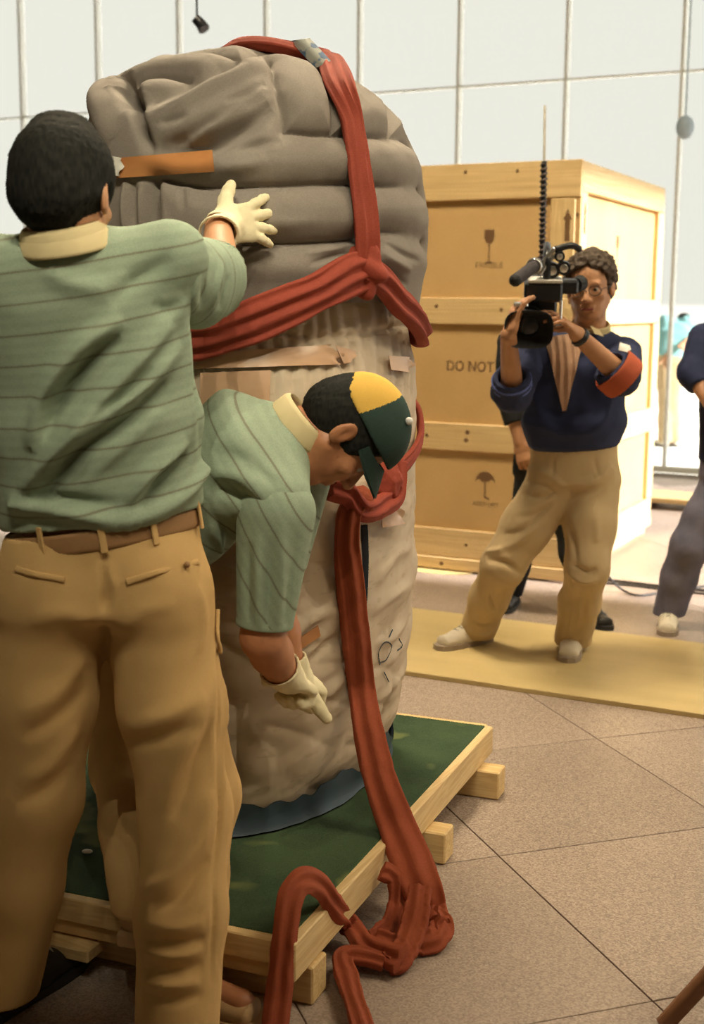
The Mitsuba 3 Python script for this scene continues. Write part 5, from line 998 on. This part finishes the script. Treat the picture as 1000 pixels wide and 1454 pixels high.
obj('trousers', mesh_of(v, f), 'm_khaki2', Cm, True, label='khaki trousers')
t_ = fl(628, 928) * [1, 1, 0]; h_ = (J['anR'] * [1, 1, 0]); d_ = nrm(t_ - h_); shoe(Cm, h_ - d_ * 0.06 + EZ * 0.018, h_ + d_ * 0.22 + EZ * 0.018, 'm_shoe_white', 'm_sole', 1.05, 'm_lace')
t_ = fl(803, 957) * [1, 1, 0]; h_ = (J['anL'] * [1, 1, 0]); d_ = nrm(t_ - h_); shoe(Cm, h_ - d_ * 0.06 + EZ * 0.018, h_ + d_ * 0.22 + EZ * 0.018, 'm_shoe_white', 'm_sole', 1.05, 'm_lace')
# ------------------------------------------------------------------ camcorder
ck = thing('camcorder', 'black video camcorder with flared lens hood and microphone held up by the cameraman', 'camera')
CA = (cx_, cd, cu)
W = lambda x, y, z: LENS + cx_ * x + cd * y + cu * z      # x to the picture's left or right, y ahead, z up
def revolve_box(prof, n=48, sq=3.2, asp=0.8):
    """loft of rounded-square rings along cd: prof = [(y, half width)]"""
    t = np.linspace(0, 2 * np.pi, n, endpoint=False); x, z = sup(t, 1.0, asp, sq); v = np.vstack([W(0, 0, 0) + np.outer(x * r, cx_) + np.outer(z * r, cu) + cd * y for y, r in prof]); m = len(prof)
    i, j = np.meshgrid(np.arange(n), np.arange(m - 1), indexing='ij'); a = j * n + i; b = j * n + (i + 1) % n
    M = mesh_of(v, np.vstack([np.stack([a, b, b + n], -1).reshape(-1, 3), np.stack([a, b + n, a + n], -1).reshape(-1, 3)])); return M
hood = revolve_box([(-0.10, 0.056), (-0.06, 0.060), (-0.05, 0.066), (0.0, 0.086), (0.004, 0.085), (0.0, 0.081), (-0.05, 0.060), (-0.06, 0.030)]); obj('lens_hood', hood, 'm_blackmatte', ck, 50)
obj('lens_glass', blob(W(0, -0.060, 0), (0.042, 0.010, 0.042), CA, 0, 0), 'm_lensglass', ck, True); mat('m_lensglass', (0.01, 0.012, 0.02), 0.08)
obj('lens_barrel', tube([W(0, -0.07, 0), W(0, -0.14, 0), W(0.01, -0.22, 0.01)], 0.055, 12, 28), 'm_black', ck, 40)
obj('focus_ring', ring_band(W(0, -0.12, 0), cd, cx_, 0.056, 0.056, 0.03, 0.006), 'm_blackmatte', ck, True)
obj('body', frame_box(W(0.045, -0.26, 0.05), CA, (0.115, 0.22, 0.19), 0.008), 'm_black', ck)
obj('front_housing', frame_box(W(0.05, -0.125, 0.115), CA, (0.135, 0.09, 0.070), 0.008), 'm_black', ck)
obj('front_trim', frame_box(W(0.055, -0.115, 0.1555), CA, (0.12, 0.08, 0.012), 0.003), 'm_white', ck, label='bright top plate')
obj('viewfinder', frame_box(W(0.130, -0.14, 0.128), CA, (0.09, 0.055, 0.05), 0.008), 'm_black', ck)
obj('eyecup', tube([W(0.165, -0.16, 0.128), W(0.185, -0.21, 0.125)], 0.026, 8, 20, 0.030), 'm_blackmatte', ck, 40)
obj('handle', tube([W(0.06, -0.10, 0.16), W(0.06, -0.11, 0.235), W(0.062, -0.20, 0.255), W(0.065, -0.29, 0.24), W(0.065, -0.30, 0.15)], 0.014, 50, 12), 'm_black', ck, True)
for x, y, z, r in ((0.078, -0.10, 0.190, 0.028), (0.118, -0.09, 0.20, 0.024), (0.102, -0.095, 0.240, 0.018), (0.040, -0.095, 0.205, 0.020)):
    kn_ = obj('control_knob', tube([W(x, y - 0.03, z), W(x, y, z)], r, 4, 20), 'm_black', ck, 40); obj('knob_face', blob(W(x, y, z), (r * 0.62, 0.004, r * 0.62), CA, 0, 0), 'm_chrome', kn_, True)
obj('bracket', tube([W(0.02, -0.08, 0.185), W(0.05, -0.10, 0.225), W(0.085, -0.11, 0.268)], 0.009, 14, 10), 'm_chrome', ck, True, label='chrome bracket'); obj('bracket', tube([W(0.035, -0.08, 0.18), W(0.065, -0.10, 0.222), W(0.10, -0.11, 0.255)], 0.007, 14, 10), 'm_chrome', ck, True)
obj('bracket', tube([W(0.085, -0.11, 0.262), W(0.14, -0.13, 0.274), W(0.175, -0.15, 0.258)], 0.012, 10, 10), 'm_black', ck, True)
m0, m1 = A(732, 398, 4.50), A(764, 374, 4.66); obj('microphone', tube([m0, m0 * 0.5 + m1 * 0.5, m1], 0.0215, 14, 24), 'm_mic', ck, 40, label='dark foam microphone'); mat('m_mic', (0.045, 0.04, 0.045), 0.95)
obj('microphone_tip', blob(m0, (0.0215, 0.0215, 0.0215), np.eye(3), 0, 0), 'm_blackmatte', ck, True)
obj('microphone_clamp', ring_band(m1 * 0.85 + m0 * 0.15, m1 - m0, EZ, 0.023, 0.023, 0.018, 0.006), 'm_chrome', ck, True); obj('microphone_clamp', tube([m1, W(0.02, -0.08, 0.185)], 0.008, 6, 10), 'm_black', ck, True)
obj('side_plate', frame_box(W(0.112, -0.06, 0.06), CA, (0.010, 0.02, 0.07), 0.002), 'm_chrome', ck)
obj('side_plate', frame_box(W(-0.03, -0.02, 0.085), CA, (0.05, 0.02, 0.014), 0.003), 'm_chrome', ck)

# ------------------------------------------------------------------ other people: simpler figures
def figure(key, J, X, HRm, top_m, leg_m, skin_m, hair_m, shoe_m, toes, res=0.007, sleeve=(0.5, 0.5), chest=(0.18, 0.12), leg=(0.10, 0.078, 0.068), top_name='jacket', sole='m_rubber', laces=None, curl=0.4, hands=None):
    F = Field(res * 0.8); head_prims(F, J['head'], HRm); F.cone(J['head'] + np.array([0, -0.015, -0.055]) @ HRm, J['neck'] - EZ * 0.03, 0.056, 0.062, 0.03)
    F.slab(J['neck'] - EZ * 0.05, J['chest'], 0.10, 0.06, 0.15, 0.10, X, 0.05); F.slab(J['chest'], J['pelvis'], 0.15, 0.10, 0.145, 0.10, X, 0.04)
    for q in 'RL':
        F.cone(J['neck'] - EZ * 0.04, J['sh' + q], 0.05, 0.05, 0.03); F.chain([J['sh' + q], J['el' + q], J['wr' + q]], [0.048, 0.04, 0.028], 0.012); F.chain([J['hip' + q], J['kn' + q], J['an' + q]], [0.08, 0.055, 0.036], 0.03)
        d = nrm(J['wr' + q] - J['el' + q]); hp = (hands or {}).get(q, (d, np.cross(d, X) * 1.0 + X * (0.5 if q == 'L' else -0.5), np.cross(X, d))); hand_prims(F, J['wr' + q], *hp, (curl,) * 4)
        F.cone(J['an' + q] - EZ * 0.03, J['an' + q] * [1, 1, 0] + (J['an' + q][2] - 0.045) * EZ + nrm(toes[q]) * 0.1, 0.032, 0.024, 0.02)
    v, f = F.mesh(2); obj('body', mesh_of(v, f), skin_m, key, True); eyes(key, J['head'], HRm)
    Lh = lambda x, y, z: J['head'] + np.array([x, y, z]) @ HRm
    F = Field(res * 0.8); F.ell(Lh(0, -0.014, 0.034), (0.086, 0.106, 0.094), HRm, 0.02); F.ell(Lh(0, -0.052, -0.018), (0.072, 0.060, 0.060), HRm, 0.03); F.cut(Lh(0, 0.058, 0.04), np.array([0, 0.85, -0.52]) @ HRm)
    v, f = F.mesh(2); v = wrinkle(v, f, 0.003, 60, 60, 60, 3); obj('hair', mesh_of(v, f), hair_m, key, True)
    w, d = chest; F = Field(res); F.slab(J['neck'] - EZ * 0.05, J['chest'], 0.115, 0.078, w, d, X, 0.05); F.slab(J['chest'], J['pelvis'] + EZ * 0.06, w, d, w * 0.98, d * 1.02, X, 0.05, end=0.4)
    for q in 'RL': F.cone(J['neck'] - EZ * 0.035, J['sh' + q], 0.052, 0.066, 0.05)
    F.cone(J['neck'] + EZ * 0.07, J['neck'] - EZ * 0.02, 0.068, 0.062, 0.004, sub=True); F.cut(J['pelvis'] + EZ * 0.02, -EZ)
    v, f = F.mesh(2); v = wrinkle(v, f, 0.006, 10, 10, 8, 61); tp = obj(top_name, mesh_of(v, f), top_m, key, True)
    for q, a in zip('RL', sleeve):
        F = Field(res); el, wr = J['el' + q], J['wr' + q]; a_ = nrm(el - J['sh' + q])
        if a <= 1: e_ = J['sh' + q] + (el - J['sh' + q]) * a; F.cone(J['sh' + q], e_ + a_ * 0.05, 0.068, 0.062, 0.03, cuts=[(e_, a_)]); F.cone(e_ - a_ * 0.03, e_ + a_ * 0.1, 0.053, 0.055, 0.004, sub=True)
        else: fw_ = nrm(wr - el); e_ = el + (wr - el) * (a - 1); F.chain([J['sh' + q], el, e_ + fw_ * 0.04], [0.068, 0.060, 0.045], 0.03, cuts=[(e_, fw_)])
        v, f = F.mesh(2); v = wrinkle(v, f, 0.006, 18, 18, 18, 67); obj('sleeve', mesh_of(v, f), top_m, tp, True)
    F = Field(res); F.slab(J['pelvis'] + EZ * 0.10, J['pelvis'] - EZ * 0.02, 0.165, 0.115, 0.172, 0.122, X, 0.05, end=0.3)
    for q in 'RL':
        hp, kn, an = J['hip' + q], J['kn' + q], J['an' + q]; F.chain([hp, hp * 0.5 + kn * 0.5, kn, an * 0.5 + kn * 0.5, an - EZ * 0.03], [leg[0], leg[0] * 0.92, leg[1], leg[1] * 0.95, leg[2]], 0.03, cuts=[(an - EZ * 0.035, -EZ)])
    F.cut(J['pelvis'] + EZ * 0.11, EZ); v, f = F.mesh(2); v = wrinkle(v, f, 0.006, 12, 12, 8, 71); obj('trousers', mesh_of(v, f), leg_m, key, True)
    for q in 'RL':
        h = J['an' + q] - EZ * 0.085; d = nrm(toes[q]); shoe(key, h - d * 0.06, h + d * 0.21, shoe_m, sole, laces=laces)
    return tp
# assistant behind the cameraman, with a pole
Hm = thing('person', 'assistant in dark clothes almost hidden behind the cameraman, holding up a pole', 'person')
Y = 5.85; ft = {'R': fl(718, 862) * [1, 1, 0], 'L': fl(838, 884) * [1, 1, 0]}
J = dict(head=A(836, 420, Y), neck=A(830, 470, Y + 0.02), chest=A(785, 520, Y), pelvis=A(782, 665, Y), shR=A(728, 486, Y), shL=A(868, 500, Y), elR=A(722, 560, Y - 0.04), wrR=A(739, 628, Y - 0.10), elL=A(800, 560, Y - 0.22), wrL=A(778, 505, Y - 0.33),
         hipR=A(757, 690, Y), hipL=A(808, 690, Y), knR=A(744, 770, Y + 0.05), knL=A(815, 785, Y - 0.05), anR=ft['R'] + EZ * 0.085 + np.array([0.03, 0.05, 0]), anL=ft['L'] + EZ * 0.085 + np.array([0.0, 0.05, 0]))
figure(Hm, J, np.array([-1.0, 0, 0]), axes((-0.2, -0.97, 0), (0, 0, 1)), 'm_darkcloth', 'm_darkcloth', 'm_skin', 'm_hair', 'm_shoe_dark', {'R': (-0.3, -0.9, 0), 'L': (0.25, -0.9, 0)}, sleeve=(1.6, 1.6), chest=(0.17, 0.115), leg=(0.088, 0.062, 0.058),
       hands={'L': (np.array([-0.2, -0.6, 0.7]), np.array([-0.8, 0.1, -0.2]), np.array([0, -0.7, -0.7]))}, curl=0.7)
bk = thing('boom_pole', 'dark pole with a cable wound round it standing up above the camcorder', 'pole')
pb, ptop = A(766, 560, Y - 0.42), A(773, 229, Y - 0.42)
obj('pole', tube([pb, pb * 0.5 + ptop * 0.5, ptop], 0.0105, 20, 14), 'm_black', bk, True)
hl_ = np.linspace(0, 1, 420); d_ = nrm(ptop - pb); ex = nrm(np.cross(d_, [0, 1, 0])); ey = np.cross(d_, ex); P = pb + (ptop - pb) * (0.30 + 0.69 * hl_)[:, None] + 0.0125 * (np.cos(hl_ * 190)[:, None] * ex + np.sin(hl_ * 190)[:, None] * ey)
a = np.linspace(0, 2 * np.pi, 6, endpoint=False); obj('wound_cable', sweep(P, frames(P, (0, 1, 0)), lambda i: np.stack([np.cos(a), np.sin(a)], 1) * 0.004), 'm_cablegrey', bk, True); mat('m_cablegrey', (0.12, 0.09, 0.08), 0.6)
obj('thin_rod', tube([ptop, A(774, 150, Y - 0.42)], 0.006, 4, 10), 'm_white', bk, True, label='thin white upper rod')
# person at the right edge
Rm = thing('person', 'person in jeans and white sneakers cut off by the right edge of the picture', 'person')
Y = 5.62; ft = fl(944, 893) * [1, 1, 0]
J = dict(head=A(1055, 395, Y), neck=A(1055, 455, Y), chest=A(1054, 530, Y), pelvis=A(1050, 668, Y), shR=A(1000, 482, Y - 0.04), shL=A(1112, 485, Y), elR=A(984, 530, Y - 0.10), wrR=A(1020, 590, Y - 0.25), elL=A(1130, 560, Y), wrL=A(1130, 630, Y - 0.1),
         hipR=A(1024, 695, Y), hipL=A(1078, 695, Y), knR=A(980, 775, Y - 0.02), knL=A(1095, 790, Y - 0.02), anR=ft + EZ * 0.085 + np.array([0.03, 0.06, 0]), anL=fl(1110, 905) * [1, 1, 0] + EZ * 0.085)
figure(Rm, J, np.array([-1.0, 0, 0]), axes((-0.3, -0.95, 0), (0, 0, 1)), 'm_navy', 'm_jeans', 'm_skin', 'm_hair', 'm_shoe_white', {'R': (-0.25, -0.95, 0), 'L': (0.2, -0.9, 0)}, sleeve=(1.3, 1.3), leg=(0.098, 0.082, 0.070), laces='m_lace', sole='m_sole')
# passer-by outside, beyond the glass
Dm = thing('person', 'distant passer-by in teal shirt and khaki trousers standing outside beyond the glass', 'person')
Y = 13.4; g0 = np.array([A(948, 622, Y)[0], Y, -0.02])
sc = lambda x, y, dy=0.0: A(x, y, Y + dy)
J = dict(head=sc(972, 462, 0.28), neck=sc(964, 458, 0.13), chest=sc(957, 472), pelvis=sc(951, 512), shR=sc(945, 456), shL=sc(975, 458), elR=sc(943, 482), wrR=sc(947, 506, -0.1), elL=sc(983, 474), wrL=sc(972, 488, -0.15), hipR=sc(945, 522), hipL=sc(957, 522), knR=sc(946, 570), knL=sc(955, 570),
         anR=g0 + np.array([-0.03, 0, 0.085]), anL=g0 + np.array([0.09, 0.05, 0.085]))
figure(Dm, J, np.array([1.0, 0, 0]), axes((0.3, 0.35, -0.9), (0.3, 0.9, 0.3)), 'm_teal', 'm_khaki2', 'm_skin', 'm_hair', 'm_shoe_white', {'R': (-0.3, 0.9, 0), 'L': (0.1, 0.9, 0)}, res=0.012, sleeve=(0.6, 0.6))
